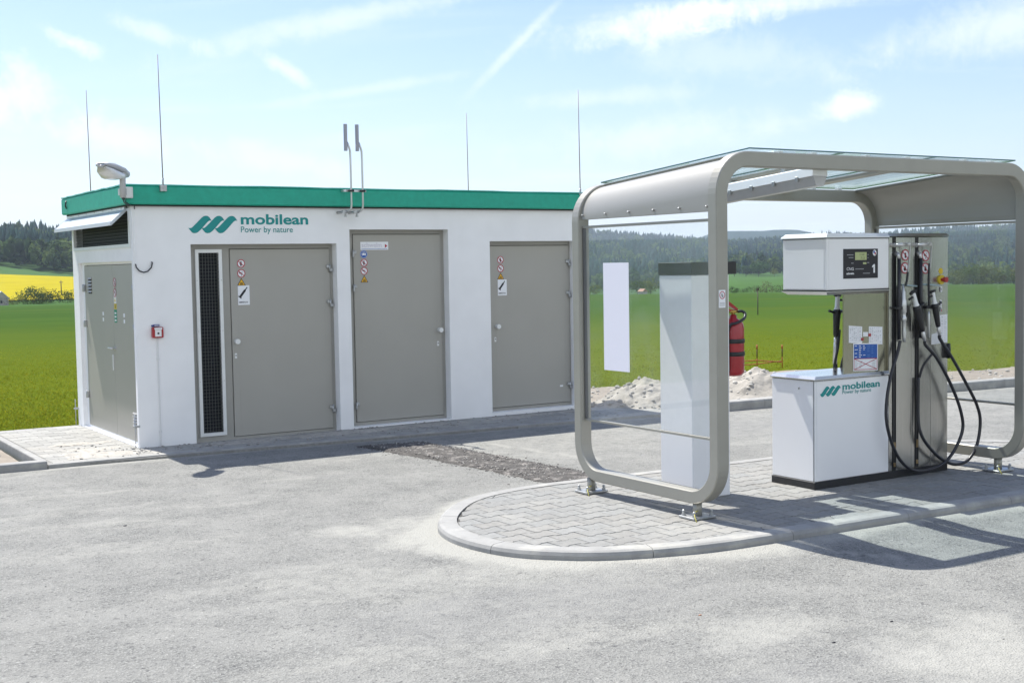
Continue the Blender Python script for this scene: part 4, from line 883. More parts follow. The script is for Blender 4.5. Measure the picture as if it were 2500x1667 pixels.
# louvre strip of the first door
mb = MB(); Lx0, Lx1, Lz0, Lz1 = .632, .903, .055, 1.905
fnl = lambda u, w, d: (u, FY-.014+d, w)
wall_with_holes(mb, fnl, Lx0, Lx1, Lz0, Lz1, [(Lx0+.033, Lx1-.033, Lz0+.033, Lz1-.033)], .03)
mb.add([(Lx0, FY-.014, Lz0), (Lx0, FY-.014, Lz1), (Lx0, FY+.02, Lz1), (Lx0, FY+.02, Lz0), (Lx1, FY-.014, Lz0), (Lx1, FY-.014, Lz1), (Lx1, FY+.02, Lz1), (Lx1, FY+.02, Lz0)], [(0, 1, 2, 3), (4, 7, 6, 5), (1, 5, 6, 2), (0, 3, 7, 4)])
for z in (.5, 1.0, 1.5):
    for xx in (Lx0+.012, Lx1-.012): mb.disc((xx, FY-.014, z+.1), (0, -1, 0), .004, .003, 1, 8)
wf = mb.build('mesh_window', [m_aluw, m_galv], B, 'tall narrow window strip with wire mesh in a pale aluminium frame')
mb = MB(); nx = 7
for k in range(nx): xx = Lx0+.033+(Lx1-Lx0-.066)*(k+.5)/nx; mb.box(xx-.0014, xx+.0014, FY+.002, FY+.005, Lz0+.033, Lz1-.033)
nz_ = 52
for k in range(nz_): z = Lz0+.033+(Lz1-Lz0-.066)*(k+.5)/nz_; mb.box(Lx0+.033, Lx1-.033, FY-.002, FY+.001, z-.0014, z+.0014)
mb.build('wire_mesh', m_mesh, wf)
mb = MB(); mb.box(Lx0+.03, Lx1-.03, FY+.052, FY+.06, Lz0+.03, Lz1-.03); mb.build('backing', m_dark, wf)
# side wall: twin-leaf door, grille, flap
SX = .035
def side(a, b, d=0.): return (SX-d, a, b)
mb = MB(); wall_with_holes(mb, lambda u, w, d: (SX+.006+d, u, w), .055, 2.11, .02, 1.80, [(.09, 2.00, .045, 1.775)], .02); mb.build('door_frame', m_wall, B)
mb = MB(); mb.box(SX+.03, SX+.045, .09, 2.0, .045, 1.775); mb.build('door_gap', m_seam, B)
m_sdoor = mat('side_door_paint', (.365, .350, .315), .42, 0., var=.03, vs=2)
dl = []
for (ya, yb) in ((.093, .885), (.891, 1.997)):
    mb = MB(); mb.box(SX, SX+.025, ya, yb, .05, 1.77, ch=.003)
    mb.box(SX-.0008, SX+.001, ya+.08, yb-.08, .165, .168)
    dl.append(mb.build('door', m_sdoor, B, 'narrow leaf of the twin side door' if ya < .5 else 'wide leaf of the twin side door'))
for (p_, yy, zs) in ((dl[1], 1.985, (1.53, 1.15, .38)), (dl[0], .105, (1.53, 1.15))):
    for z in zs:
        mb = MB(); mb.box(SX-.024, SX, yy-.03, yy+.03, z-.036, z+.036, ch=.004); mb.tube([(SX-.02, yy, z-.04), (SX-.02, yy, z+.04)], .01); mb.build('hinge', m_galv, p_)
def louvre(parent, y0, y1, z0, z1):
    mb = MB(); n = 5; h = (z1-z0)/n
    for k in range(n):
        z = z0+k*h; mb.box(SX-.001, SX+.0005, y0, y1, z+.002, z+h*.5, 1); mb.hexa([(SX-.014, y0, z+h*.45), (SX, y0, z+h*.45), (SX, y1, z+h*.45), (SX-.014, y1, z+h*.45), (SX-.003, y0, z+h*.9), (SX, y0, z+h*.9), (SX, y1, z+h*.9), (SX-.003, y1, z+h*.9)], 0)
    mb.build('louvre', [m_sdoor, m_dark], parent)
louvre(dl[1], 1.70, 1.84, 1.47, 1.645); louvre(dl[0], .145, .285, .19, .335)
mb = MB(); mb.disc((SX, .86, .93), (-1, 0, 0), .02, .012, 0); mb.tube([(SX-.012, .86, .93), (SX-.04, .86, .93), (SX-.045, .97, .93)], .008); mb.build('door_handle', m_alu, dl[1])
mb = MB(); mb.box(SX-.006, SX, .935, .965, .70, .86, ch=.002); mb.build('lock_plate', m_aluw, dl[1])
def side_sign(kind, y, z, r_): 
    fn = lambda a, b, d=0.: (SX-d, -a, b)
    mb = MB(); pictogram(mb, kind, fn, -y, z, r_); mb.build('safety_sign', SM, dl[0])
side_sign('noentry', .80, 1.595, .045); side_sign('nosmoke', .80, 1.49, .045)
mb = MB()
mb.box(SX-.0022, SX, .765, .845, 1.385, 1.465, 0); mb.box(SX-.0022, SX, .765, .845, 1.325, 1.380, 1); mb.box(SX-.0022, SX, .760, .850, 1.19, 1.320, 2)
mb.add([(SX-.003, .83, 1.40), (SX-.003, .78, 1.40), (SX-.003, .805, 1.45)], [(0, 1, 2)], 1); mb.box(SX-.0028, SX-.001, .795, .815, 1.335, 1.37, 3)
for k in range(3): mb.box(SX-.0028, SX-.001, .775, .835, 1.205+k*.036, 1.222+k*.036, 0)
mb.build('safety_sign', [m_paper, m_ylw, m_grink, m_ink], dl[0], 'stacked white, yellow and green warning labels')
for yy in (1.28, .50):
    for z in (1.27, 1.21):
        mb = MB(); mb.box(SX-.002, SX, yy-.022, yy+.022, z-.018, z+.018); mb.build('sticker', m_paper, dl[0] if yy < .8 else dl[1])
# grille
GY0, GY1, GZ0, GZ1 = .07, 2.24, 1.965, 2.30
mb = MB(); wall_with_holes(mb, lambda u, w, d: (-.012+d, u, w), GY0-.01, GY1+.01, GZ0-.035, GZ1, [(GY0+.03, GY1-.03, GZ0, GZ1-.02)], .04)
for q in ((GY0-.01), (GY1+.01)): mb.add([(-.012, q, GZ0-.035), (-.012, q, GZ1), (0, q, GZ1), (0, q, GZ0-.035)], [(0, 1, 2, 3)])
mb.add([(-.012, GY0-.01, GZ0-.035), (0, GY0-.01, GZ0-.035), (0, GY1+.01, GZ0-.035), (-.012, GY1+.01, GZ0-.035)], [(0, 1, 2, 3)])
gr = mb.build('vent_grille', m_aluw, B)
mb = MB()
for k in range(60): yy = GY0+.03+(GY1-GY0-.06)*(k+.5)/60; mb.box(.016, .019, yy-.0015, yy+.0015, GZ0, GZ1-.02)
for k in range(10): z = GZ0+(GZ1-.02-GZ0)*(k+.5)/10; mb.box(.012, .015, GY0+.03, GY1-.03, z-.0015, z+.0015)
mb.build('wire_mesh', m_mesh, gr)
mb = MB(); mb.box(.09, .10, GY0, GY1, GZ0-.02, GZ1); mb.build('backing', m_dark, gr)
# flap (propped open)
mb = MB(); ya, yb = .14, 2.42; ho = (-.012, 2.325); hi = (-.165, 2.160)
mb.box(-.03, -.012, ya, yb, 2.285, 2.33, 1)
mb.hexa([(ho[0], ya, ho[1]-.03), (hi[0], ya-.03, hi[1]), (hi[0], yb-.02, hi[1]), (ho[0], yb, ho[1]-.03), (ho[0], ya, ho[1]-.018), (hi[0], ya-.03, hi[1]+.012), (hi[0], yb-.02, hi[1]+.012), (ho[0], yb, ho[1]-.018)])
mb.hexa([(hi[0]-.008, ya-.03, hi[1]-.02), (hi[0]+.006, ya-.03, hi[1]-.02), (hi[0]+.006, yb-.02, hi[1]-.02), (hi[0]-.008, yb-.02, hi[1]-.02), (hi[0]-.008, ya-.03, hi[1]+.016), (hi[0]+.006, ya-.03, hi[1]+.016), (hi[0]+.006, yb-.02, hi[1]+.016), (hi[0]-.008, yb-.02, hi[1]+.016)])
for q, dq in ((ya, -.03), (yb, -.02)): mb.hexa([(ho[0], q-.006, ho[1]-.05), (hi[0], q+dq-.006, hi[1]-.02), (hi[0], q+dq+.006, hi[1]-.02), (ho[0], q+.006, ho[1]-.05), (ho[0], q-.006, ho[1]-.014), (hi[0], q+dq-.006, hi[1]+.016), (hi[0], q+dq+.006, hi[1]+.016), (ho[0], q+.006, ho[1]-.014)])
for k in range(7): mb.disc((-.031, ya+.1+k*.33, 2.308), (-1, 0, 0), .005, .003, 2, 8)
mb.build('vent_flap', [mat('flap_paint', (.56, .60, .65), .4, coat=.2), m_alu, m_galv], B, 'white sheet metal flap propped open over the side grille')
# wall logo
WAVE = [(125, 370), (150, 375), (178, 368), (205, 345), (255, 297), (305, 247), (340, 213), (370, 194), (402, 187), (432, 192), (458, 212), (475, 237), (490, 264), (470, 258), (452, 262), (432, 275), (405, 303), (370, 340), (335, 378), (300, 412), (275, 433), (250, 446), (215, 451), (190, 445), (170, 428), (150, 403), (137, 385)]
def logo(parent, fn, ax, az_, w, wt, big, small, bz_, sz_, label):
    mb = MB(); s_ = w/770.
    for k in range(3):
        pts = [(ax+(p-125+k*203)*s_, az_+(450-q)*s_*1.0) for p, q in WAVE]; mb.add([fn(a, b) for a, b in pts], [tuple(range(len(pts)))])
    tx = ax+(942-125)*s_
    w1 = text_width('mobilean', big, big*.026); text_mesh(mb, 'mobilean', lambda x, y: fn(tx+x, bz_+y), big, sx=wt/w1, bold=big*.026)
    w2 = text_width('Power by nature', small); text_mesh(mb, 'Power by nature', lambda x, y: fn(tx+x, sz_+y), small, sx=wt*.765/w2, bold=small*.004)
    mb.build('logo', m_teal, parent, label)
logo(B, lambda a, b: (a, -.003, b), .543, 2.062, .497, .725, .140, .084, 2.152, 2.070, 'teal three-wave logo with mobilean lettering on the white wall')
# conduit and cable on the wall
mb = MB(); mb.box(.196, .210, -.012, 0, .02, 1.06, ch=.003)
for z in (.15, .85): mb.box(.190, .216, -.016, 0, z, z+.014)
mb.build('conduit', mat('painted_conduit', (.70, .70, .70), .7), B); mb = MB(); mb.box(.012, .026, -.012, 0, 1.76, 2.33, ch=.003); mb.build('conduit', m_wall, B)
mb = MB(); mb.tube([(.018, -.012, 1.77), (.022, -.018, 1.74), (.05, -.02, 1.705), (.09, -.02, 1.69), (.13, -.02, 1.70), (.165, -.02, 1.735), (.178, -.014, 1.78), (.172, -.01, 1.79)], .0065)
mb.build('cable_loop', m_rubber, label='short black cable hanging in a loop on the white wall', cat='cable', loc=(.09, -.02, 1.69))
# fire alarm call point
A_ = empty('fire_alarm_box', (.202, 0, 1.12), 'small red fire alarm box on the white wall with a blue sign above it', 'alarm box')
mb = MB(); mb.box(.148, .256, -.045, 0, 1.062, 1.165, ch=.006); mb.build('housing', m_red, A_)
mb = MB(); mb.box(.172, .234, -.050, -.045, 1.075, 1.142, ch=.002); mb.box(.166, .240, -.058, -.045, 1.142, 1.160, ch=.003); mb.disc((.203, -.050, 1.106), (0, -1, 0), .010, .003, 1, 12); mb.build('call_button', [m_whitep, m_ink], A_)
mb = MB(); mb.box(.172, .226, -.012, 0, 1.170, 1.190, 0); mb.box(.150, .168, -.012, 0, 1.170, 1.186, 0); mb.box(.178, .220, -.0135, -.0115, 1.176, 1.183, 1); mb.build('sign', [mat('deep_blue', (.03, .04, .22), .5), m_paper], A_)

# lamp on the fascia corner
Lp = empty('street_lamp', (-.13, -.22, 2.43), 'grey street lamp head on a bracket at the left corner of the roof', 'lamp')
mb = MB(); mb.box(-.095, -.015, -.13, -.082, 2.385, 2.49, ch=.004); mb.disc((-.03, -.13, 2.40), (0, -1, 0), .005, .004, 0, 8); mb.disc((-.03, -.13, 2.475), (0, -1, 0), .005, .004, 0, 8); mb.build('bracket', m_alu, Lp)
mb = MB(); mb.tube([(-.13, -.20, 2.385), (-.13, -.20, 2.50), (-.128, -.205, 2.59), (-.126, -.21, 2.625)], [.028, .028, .027, .026], seg=16); mb.box(-.15, -.09, -.19, -.11, 2.41, 2.47); mb.build('post', m_lum, Lp)
# head: elongated body pointing toward the camera-left, tilted up
hc = Vector((-.205, -.205, 2.625)); hd_ = Vector((-.62, -.60, .0)).normalized(); hs_ = Vector((hd_.y, -hd_.x, 0)); hu = Vector((0, 0, 1))
hd_ = (hd_+hu*.17).normalized(); hu = hd_.cross(hs_).normalized(); hu = hu if hu.z > 0 else -hu
def hp(a, b, c): return hc+(hd_*a+hs_*b+hu*c)*1.16
def loft(mb, secs, mi, seg=16, cap=True):
    fr = []; 
    V = []; 
    for (a, w, z0, z1, c0) in secs:
        for j in range(seg):
            t = 2*PI*j/seg; ct = math.copysign(abs(math.cos(t))**.6, math.cos(t)); st = math.copysign(abs(math.sin(t))**.7, math.sin(t)); V.append(hp(a, ct*w, (z0+z1)/2+st*(z1-z0)/2))
    F = []; n = len(secs)
    for i_ in range(n-1): F += [(i_*seg+j, i_*seg+(j+1) % seg, (i_+1)*seg+(j+1) % seg, (i_+1)*seg+j) for j in range(seg)]
    F += [tuple(range(seg)), tuple((n-1)*seg+j for j in range(seg))[::-1]]; mb.add(V, F, mi, True)
mb = MB(); loft(mb, [(-.125, .05, -.028, .012, 0), (-.115, .075, -.03, .03, 0), (-.03, .088, -.002, .040, 0), (.08, .088, -.002, .040, 0), (.16, .070, -.0, .034, 0), (.195, .035, .0, .02, 0)], 0); mb.build('housing', mat('lamp_grey', (.50, .51, .55), .45, .1, coat=.2), Lp)
mb = MB(); loft(mb, [(-.085, .055, -.03, .0, 0), (-.03, .080, -.062, .0, 0), (.06, .082, -.078, .0, 0), (.14, .068, -.048, .0, 0), (.185, .035, -.012, .003, 0)], 0); mb.build('lens', m_lens, Lp)
mb = MB(); c_ = hp(.03, 0, .04); mb.disc(c_, (0, 0, 1), .030, .016, 0, 16); mb.disc((c_[0], c_[1], c_[2]+.016), (0, 0, 1), .034, .006, 0, 16); mb.build('photocell', m_aluw, Lp)
mb = MB(); mb.tube([(-.13, -.20, 2.39), (-.115, -.17, 2.345), (-.07, -.11, 2.325), (-.02, -.07, 2.322)], .006); mb.tube([(-.12, -.19, 2.40), (-.09, -.14, 2.35), (-.03, -.075, 2.32), (.02, -.03, 2.325), (.026, -.012, 2.29)], .005); mb.tube([(-.10, -.18, 2.46), (-.12, -.13, 2.44), (-.12, -.10, 2.40), (-.10, -.095, 2.37)], .006); mb.build('cable', m_rubber, Lp)
mb = MB(); mb.tube([(-.082, 2.19, 2.475), (-.094, 2.17, 2.455), (-.096, 2.17, 2.42), (-.084, 2.19, 2.395)], .008); mb.build('hook', m_rubber, B)
# lightning rods
def rod(x, y, z0, z1, label, br):
    o = empty('lightning_rod', (x, y, z0), label, 'lightning rod', 'thin lightning rods on the roof edge')
    mb = MB(); mb.tube([(x, y, z0), (x-.004, y, z0+.4), (x-.012, y, z1)], [.0058, .0052, .0036], seg=8); mb.build('rod', mat('rod_metal', (.26, .22, .20), .5, .4), o)
    mb = MB()
    if br: mb.box(x-.032, x+.032, -.115, -.0805, z0-.075, z0-.015, ch=.003); mb.disc((x, -.115, z0-.045), (0, -1, 0), .008, .006, 0, 10); mb.tube([(x, -.098, z0-.02), (x, -.098, z0+.05)], .009)
    else: mb.box(x-.03, x+.03, y-.03, y+.03, z0-.01, z0+.02, ch=.003); mb.tube([(x, y, z0), (x, y, z0+.07)], .012)
    mb.build('clamp', m_galv, o)
rod(.28, -.098, 2.53, 3.74, 'thin rod clamped to the green fascia right of the street lamp', True)
rod(.20, 2.25, 2.45, 3.69, 'thin rod on the back roof edge, left of the street lamp', False)
rod(5.03, 2.25, 2.45, 3.68, 'thin rod on the back roof edge between the vent pipes and the canopy', False)
rod(5.17, -.06, 2.50, 3.70, 'thin rod at the front roof corner just left of the canopy post', False)
for v in bpy.data.objects['lightning_rod.003'].children: pass
# vent pipes
def vent(x, label):
    o = empty('vent_pipe', (x, -.16, 2.25), label, 'vent pipe', 'steel vent pipes on the roof edge')
    mb = MB(); mb.tube([(x-.035, -.13, 2.275), (x-.018, -.15, 2.285), (x-.003, -.17, 2.31), (x, -.175, 2.35), (x, -.175, 2.80), (x-.002, -.175, 2.895), (x-.012, -.175, 2.93), (x-.035, -.175, 2.985)], .0105, seg=12); mb.build('pipe', m_chrome, o)
    mb = MB(); mb.tube([(x-.05, -.175, 2.895), (x-.05, -.175, 3.165)], .019, seg=16, caps=False); mb.tube([(x-.05, -.175, 2.90), (x-.05, -.175, 3.16)], .0165, seg=16, caps=False); mb.build('outlet_tube', mat('tube_grey', (.34, .34, .38), .4, .6), o)
    mb = MB(); mb.tube([(x-.08, -.0, 2.272), (x-.08, -.15, 2.272)], .014, seg=12); mb.tube([(x-.09, -.13, 2.272), (x-.03, -.13, 2.275)], .014, seg=12); mb.tube([(x-.052, -.13, 2.27), (x-.05, -.13, 2.235)], .010, seg=10); mb.disc((x-.05, -.13, 2.236), (0, 0, -1), .015, .012, 0, 12); mb.disc((x-.08, -.15, 2.272), (0, -1, 0), .019, .01, 0, 6); mb.build('valve', m_galv, o)
    mb = MB(); mb.box(x-.025, x+.025, -.195, -.155, 2.478, 2.50, ch=.003); mb.disc((x+.018, -.195, 2.489), (0, -1, 0), .006, .006, 0, 6); mb.build('clamp', m_black, o)
vent(2.205, 'left of the two steel vent pipes rising past the green fascia'); vent(2.335, 'right of the two steel vent pipes rising past the green fascia')
mb = MB(); mb.box(2.13, 2.385, -.155, -.135, 2.478, 2.502, ch=.002); 
for x in (2.14, 2.375): mb.box(x-.008, x+.008, -.137, -.0805, 2.48, 2.50)
mb.build('mounting_rail', m_chrome, loc=(2.26, -.14, 2.49), label='short steel rail across the green fascia that holds both vent pipes', cat='rail')
# earthing rods at the side wall
for (y, h, lb) in ((.0, .34, 'thin earthing rod with a clamp at the near corner of the building'), (2.32, .30, 'thin earthing rod with a clamp at the far corner of the side wall')):
    x = -.035; o = empty('earthing_rod', (x, y, 0), lb, 'earthing rod'); mb = MB(); mb.tube([(x, y, -.02), (x, y, h)], .0045, seg=7); mb.build('rod', m_galv, o); mb = MB(); mb.box(x-.012, x+.045, y-.008, y+.008, h*.62, h*.62+.022, ch=.002); mb.disc((x-.012, y, h*.62+.011), (-1, 0, 0), .008, .008, 0, 6); mb.build('clamp', m_galv, o)

# ================================================================== CANOPY
K = empty('glass_canopy', (3.39, -5.4, .06), 'grey rounded steel and glass canopy over the fuel dispenser', 'canopy')
XL, XR, YF, YB, ZF, ZR = 1.834, 4.948, -6.178, -4.627, 2.387, 2.272      # outer faces; ZF/ZR: top of the front / back frame
PW, PT, RB_, RT_, Z0_ = .0965, .082, .27, .27, .156
def rect(u, v, c=.006): return [(-u/2+c, -v/2), (u/2-c, -v/2), (u/2, -v/2+c), (u/2, v/2-c), (u/2-c, v/2), (-u/2+c, v/2), (-u/2, v/2-c), (-u/2, -v/2+c)]
def arch(yc, ztop, name):
    """posts and top beam in an XZ plane; centre line at half width inside the outer faces"""
    xa, xb, zt = XL+PW/2, XR-PW/2, ztop-PW/2; r = RT_-PW/2; fr = []; zb = Z0_+RB_
    fr.append(((xa, yc, zb), (1, 0, 0)))
    for k in range(13): t = PI/2*k/12; fr.append(((xa+r-r*math.cos(t), yc, zt-r+r*math.sin(t)), (math.cos(t), 0, -math.sin(t))))
    for k in range(13): t = PI/2*k/12; fr.append(((xb-r+r*math.sin(t), yc, zt-r+r*math.cos(t)), (-math.sin(t), 0, -math.cos(t))))
    fr.append(((xb, yc, zb), (-1, 0, 0)))
    mb = MB(); mb.sweep([(p, U, (0, 1, 0)) for p, U in fr], rect(PW, PT), 0, False, False)
    o = mb.build(name, m_can, K); return o
fa = arch(YF+PT/2, ZF, 'frame_arch'); ba = arch(YB-PT/2, ZR, 'frame_arch')
for xc, nm in ((XL+PW/2, 'left'), (XR-PW/2, 'right')):
    ya, yb = YF+PT/2, YB-PT/2; r = RB_-PT/2; zc = Z0_+PT/2; fr = [((xc, ya, Z0_+RB_-.0), (0, 1, 0))]
    for k in range(13): t = PI/2*k/12; fr.append(((xc, ya+r-r*math.cos(t), zc+r-r*math.sin(t)), (0, math.cos(t), math.sin(t))))
    for k in range(13): t = PI/2*k/12; fr.append(((xc, yb-r+r*math.sin(t), zc+r-r*math.cos(t)), (0, -math.sin(t), math.cos(t))))
    fr.append(((xc, yb, Z0_+RB_), (0, -1, 0)))
    mb = MB(); mb.sweep([(p, U, (1, 0, 0)) for p, U in fr], [(b, a) for a, b in rect(PW, PT)], 0, False, False); mb.build('bottom_rail', m_can, K)
    for yc in (YF+.255, YB-.135):
        mb = MB(); mb.tube([(xc, yc, .075), (xc, yc, Z0_+.01)], .030, seg=18); ft = mb.build('foot', m_can, K)
        mb = MB(); mb.box(xc-.095, xc+.095, yc-.075, yc+.075, .0625, .0765, ch=.002); mb.build('foot_plate', m_galv, ft)
        for sx in (-1, 1):
            for sy in (-1, 1): mb = MB(); x_, y_ = xc+sx*.072, yc+sy*.052; mb.disc((x_, y_, .0765), (0, 0, 1), .016, .003, 0, 14); mb.disc((x_, y_, .0795), (0, 0, 1), .0125, .012, 0, 6); mb.tube([(x_, y_, .08), (x_, y_, .105)], .0078, seg=10); mb.ball((x_, y_, .104), .011, 0, 10, 6); mb.build('bolt', m_galv, ft)
        mb = MB(); mb.tube([(xc-.02, yc-.03, .112), (xc-.06, yc-.045, .108), (xc-.088, yc-.075, .09), (xc-.10, yc-.105, .066), (xc-.10, yc-.11, .05)], .0034, 0, 8); mb.build('earth_wire', mat('yellow_green_wire', (.42, .38, .08), .6), ft)
# curved end sheets following the arches
def zsl(y): return ZF+(ZR-ZF)*(y-YF)/(YB-YF)
def sheet_end(sgn, label):
    xo = XL+.028 if sgn > 0 else XR-.028; zb = 2.015; n = 14; V = []; F = []; ys = np.linspace(YF+PT, YB-PT, 12)
    for y in ys:
        zt = zsl(y)-.022; r = RT_-.03; 
        prof_ = [(xo, zb)]+[(xo+sgn*(r-r*math.cos(PI/2*k/n)), zt-r+r*math.sin(PI/2*k/n)) for k in range(n+1)]+[(xo+sgn*(r+.03), zt)]
        V += [(a, y, b) for a, b in prof_]
        m_ = len(prof_)
    V2 = [(v[0]+sgn*.003, v[1], v[2]-.003) for v in V]
    for i_ in range(len(ys)-1):
        for k in range(m_-1): F.append((i_*m_+k, (i_+1)*m_+k, (i_+1)*m_+k+1, i_*m_+k+1))
    mb = MB(); mb.add(V, F, 0, True); mb.add(V2, [f[::-1] for f in F], 0, True)
    e = len(V); 
    for i_ in range(len(ys)-1): mb.add([V[i_*m_], V[(i_+1)*m_], V2[(i_+1)*m_], V2[i_*m_]], [(0, 1, 2, 3)])
    o = mb.build('end_sheet', m_sheet, K, label)
    ya_, yb_ = YF+PT, YB-PT
    for k in range(6):
        mb = MB(); y = ya_+.03+(yb_-ya_-.06)*k/5; mb.disc((xo-sgn*.001, y, 2.045), (-sgn, 0, 0), .0075, .009, 0, 12); mb.ball((xo-sgn*.012, y, 2.045), .0075, 0, 8, 5); mb.build('bolt', m_galv, o)
sheet_end(1, None); sheet_end(-1, None)
mb = MB(); mb.box(XR-.034, XR-.026, YF+PT, YB-PT, 1.975, 2.012); mb.build('edge_strip', m_can, K)
# side glass with rails
for xc, sg in ((XL+PW/2, 1), (XR-PW/2, -1)):
    ya_, yb_ = YF+PT, YB-PT
    mb = MB(); mb.box(xc-.004, xc+.004, ya_+.004, yb_-.004, .592, 1.952); g_ = mb.build('glass_panel', m_glass, K)
    mb = MB(); mb.box(xc-.012, xc+.012, ya_, yb_, 1.952, 1.970, ch=.002); mb.build('glass_rail', m_can, K)
    mb = MB(); mb.box(xc-.012, xc+.012, ya_, yb_, .575, .592, ch=.002); mb.build('glass_rail', m_can, K)
    for y in (ya_, yb_-.012):
        mb = MB(); mb.box(xc-.013, xc+.013, y+.0005, y+.0115, .592, 1.952); mb.build('glazing_bead', mat('bead_grey', (.10, .10, .10), .5) if y > ya_ else m_can, K)
    if sg > 0:
        mb = MB(); mb.box(xc-.0065, xc-.0045, -5.235, -4.945, .955, 1.705); mb.build('poster', mat('blank_poster', (.80, .79, .86), .55), g_, 'blank white poster stuck to the glass')
# roof cross beams and glass
def sloped_box(mb, x0, x1, y0, y1, dz0, dz1, mi=0):
    mb.hexa([(x0, y0, zsl(y0)+dz0), (x1, y0, zsl(y0)+dz0), (x1, y1, zsl(y1)+dz0), (x0, y1, zsl(y1)+dz0), (x0, y0, zsl(y0)+dz1), (x1, y0, zsl(y0)+dz1), (x1, y1, zsl(y1)+dz1), (x0, y1, zsl(y1)+dz1)], mi)
for x0, x1, dz in ((2.075, 2.145, -.026), (2.90, 3.00, -.026), (3.80, 3.93, -.026), (4.665, 4.74, -.026)):
    mb = MB(); sloped_box(mb, x0, x1, YF+PT, YB-PT, dz, -.004); sloped_box(mb, x0-.012, x0, YF+PT, YB-PT, -.010, -.004, 1); sloped_box(mb, x1, x1+.012, YF+PT, YB-PT, -.010, -.004, 1); mb.build('cross_beam', [m_can, m_alu], K)
for x0, x1 in ((2.115, 2.955), (2.962, 3.868), (3.875, 4.745)):
    mb = MB(); sloped_box(mb, x0, x1, YF+.004, YB+.02, .015, .024); 
    mb.m[-6:] = [0, 0, 1, 1, 1, 1]
    mb.build('roof_glass', [m_roofglass, m_glassedge], K)
mb = MB()
for y in (YF+PT/2, YB-PT/2):
    for x in (2.4, 2.7, 3.2, 3.6, 4.2, 4.5): mb.hexa([(x-.02, y-.02, zsl(y)-.01), (x+.02, y-.02, zsl(y)-.01), (x+.02, y+.02, zsl(y)-.01), (x-.02, y+.02, zsl(y)-.01), (x-.02, y-.02, zsl(y)+.0147), (x+.02, y-.02, zsl(y)+.0147), (x+.02, y+.02, zsl(y)+.0147), (x-.02, y+.02, zsl(y)+.0147)])
mb.build('glass_spacers', m_aluw, K)
# luminaire
LU = empty('tube_luminaire', (2.82, -5.45, 2.2), 'long white tube luminaire hanging under the canopy roof', 'light fitting')
mb = MB(); y0, y1 = -6.085, -4.86
def lsec(mb, secs, mi):
    V = []
    for y in (y0, y1):
        for (x, dz) in secs: V.append((x, y, zsl(y)+dz))
    n = len(secs); mb.add(V, [tuple(range(n)), tuple(range(n, 2*n))[::-1]]+[(i_, n+i_, n+(i_+1) % n, (i_+1) % n) for i_ in range(n)], mi)
lsec(mb, [(2.755, -.125), (2.895, -.125), (2.888, -.070), (2.87, -.060), (2.78, -.060), (2.762, -.070)], 0); mb.build('housing', mat('luminaire_white', (.82, .83, .84), .4), LU)
mb = MB(); lsec(mb, [(2.79, -.190), (2.86, -.190), (2.888, -.126), (2.762, -.126)], 0); mb.build('lens', m_lum, LU)
for k in range(5):
    y = y0+.14+k*.22
    for x in (2.752, 2.892): mb = MB(); z = zsl(y)-.126; mb.box(x-.008, x+.010, y-.012, y+.012, z-.022, z+.012, ch=.002); mb.build('clip', m_galv, LU)

mb = MB()
for y in (-5.75, -5.15): mb.box(2.81, 2.93, y-.015, y+.015, zsl(y)-.060, zsl(y)-.030)
mb.build('hanger', m_galv, LU)
# notice on the front post
mb = MB(); yy = YF-.0015; x0, x1, z0, z1 = XL+.015, XL+.068, 1.415, 1.525
mb.box(x0, x1, yy-.0015, yy+.0014, z0, z1, 0); cx_, cz_ = (x0+x1)/2, z1-.032
fnp = lambda a, b, d=0.: (a, yy-.0015-d, b)
def ringp(ro, ri, mi):
    n = 28; V = [fnp(cx_+q*math.cos(2*PI*i_/n), cz_+q*1.08*math.sin(2*PI*i_/n), .001) for q in (ro, ri) for i_ in range(n)]; mb.add(V, [(i_, (i_+1) % n, n+(i_+1) % n, n+i_) for i_ in range(n)], mi)
ringp(.0225, .0180, 1)
for (a, b, c, d) in ((-.008, -.006, .002, .012), (.0, -.013, .009, .0), (-.004, -.010, .006, -.004)): mb.add([fnp(cx_+a, cz_+b, .001), fnp(cx_+c, cz_+b, .001), fnp(cx_+c, cz_+d, .001), fnp(cx_+a, cz_+d, .001)], [(0, 1, 2, 3)], 2)
for zz_ in (.028, .020, .012): mb.add([fnp(x0+.006, z0+zz_, .001), fnp(x1-.006, z0+zz_, .001), fnp(x1-.006, z0+zz_+.003, .001), fnp(x0+.006, z0+zz_+.003, .001)], [(0, 1, 2, 3)], 2)
mb.build('notice', [m_paper, m_redp, m_greyink, m_ink], K, 'small white notice with a red ring on the front left post')

# ================================================================== PILLAR AND EXTINGUISHER
T_ = empty('white_pillar', (2.43, -5.28, .06), 'tall white square pillar with a black top cap behind the left glass panel', 'pillar')
mb = MB(); mb.box(2.25, 2.592, -5.45, -5.10, .06, 1.612, ch=.006); mb.build('shaft', m_white, T_)
mb = MB(); mb.box(2.246, 2.655, -5.456, -5.094, 1.6125, 1.70, ch=.003); mb.build('cap', m_black, T_)
E_ = empty('fire_extinguisher', (2.675, -5.40, .90), 'red fire extinguisher with black straps hung on the side of the white pillar', 'fire extinguisher')
ex, ey, er = 2.676, -5.395, .077
mb = MB(); prof = [(.0, .895), (.058, .895), (.072, .91), (.077, .925), (.077, 1.235), (.070, 1.265), (.052, 1.287), (.028, 1.300), (.024, 1.325), (.0, 1.326)]
V = []; seg = 28
for q, z in prof: V += [(ex+q*math.cos(2*PI*j/seg), ey+q*math.sin(2*PI*j/seg), z) for j in range(seg)]
mb.add(V, [(i_*seg+j, i_*seg+(j+1) % seg, (i_+1)*seg+(j+1) % seg, (i_+1)*seg+j) for i_ in range(len(prof)-1) for j in range(seg)], 0, True); mb.build('cylinder', m_red, E_)
mb = MB()
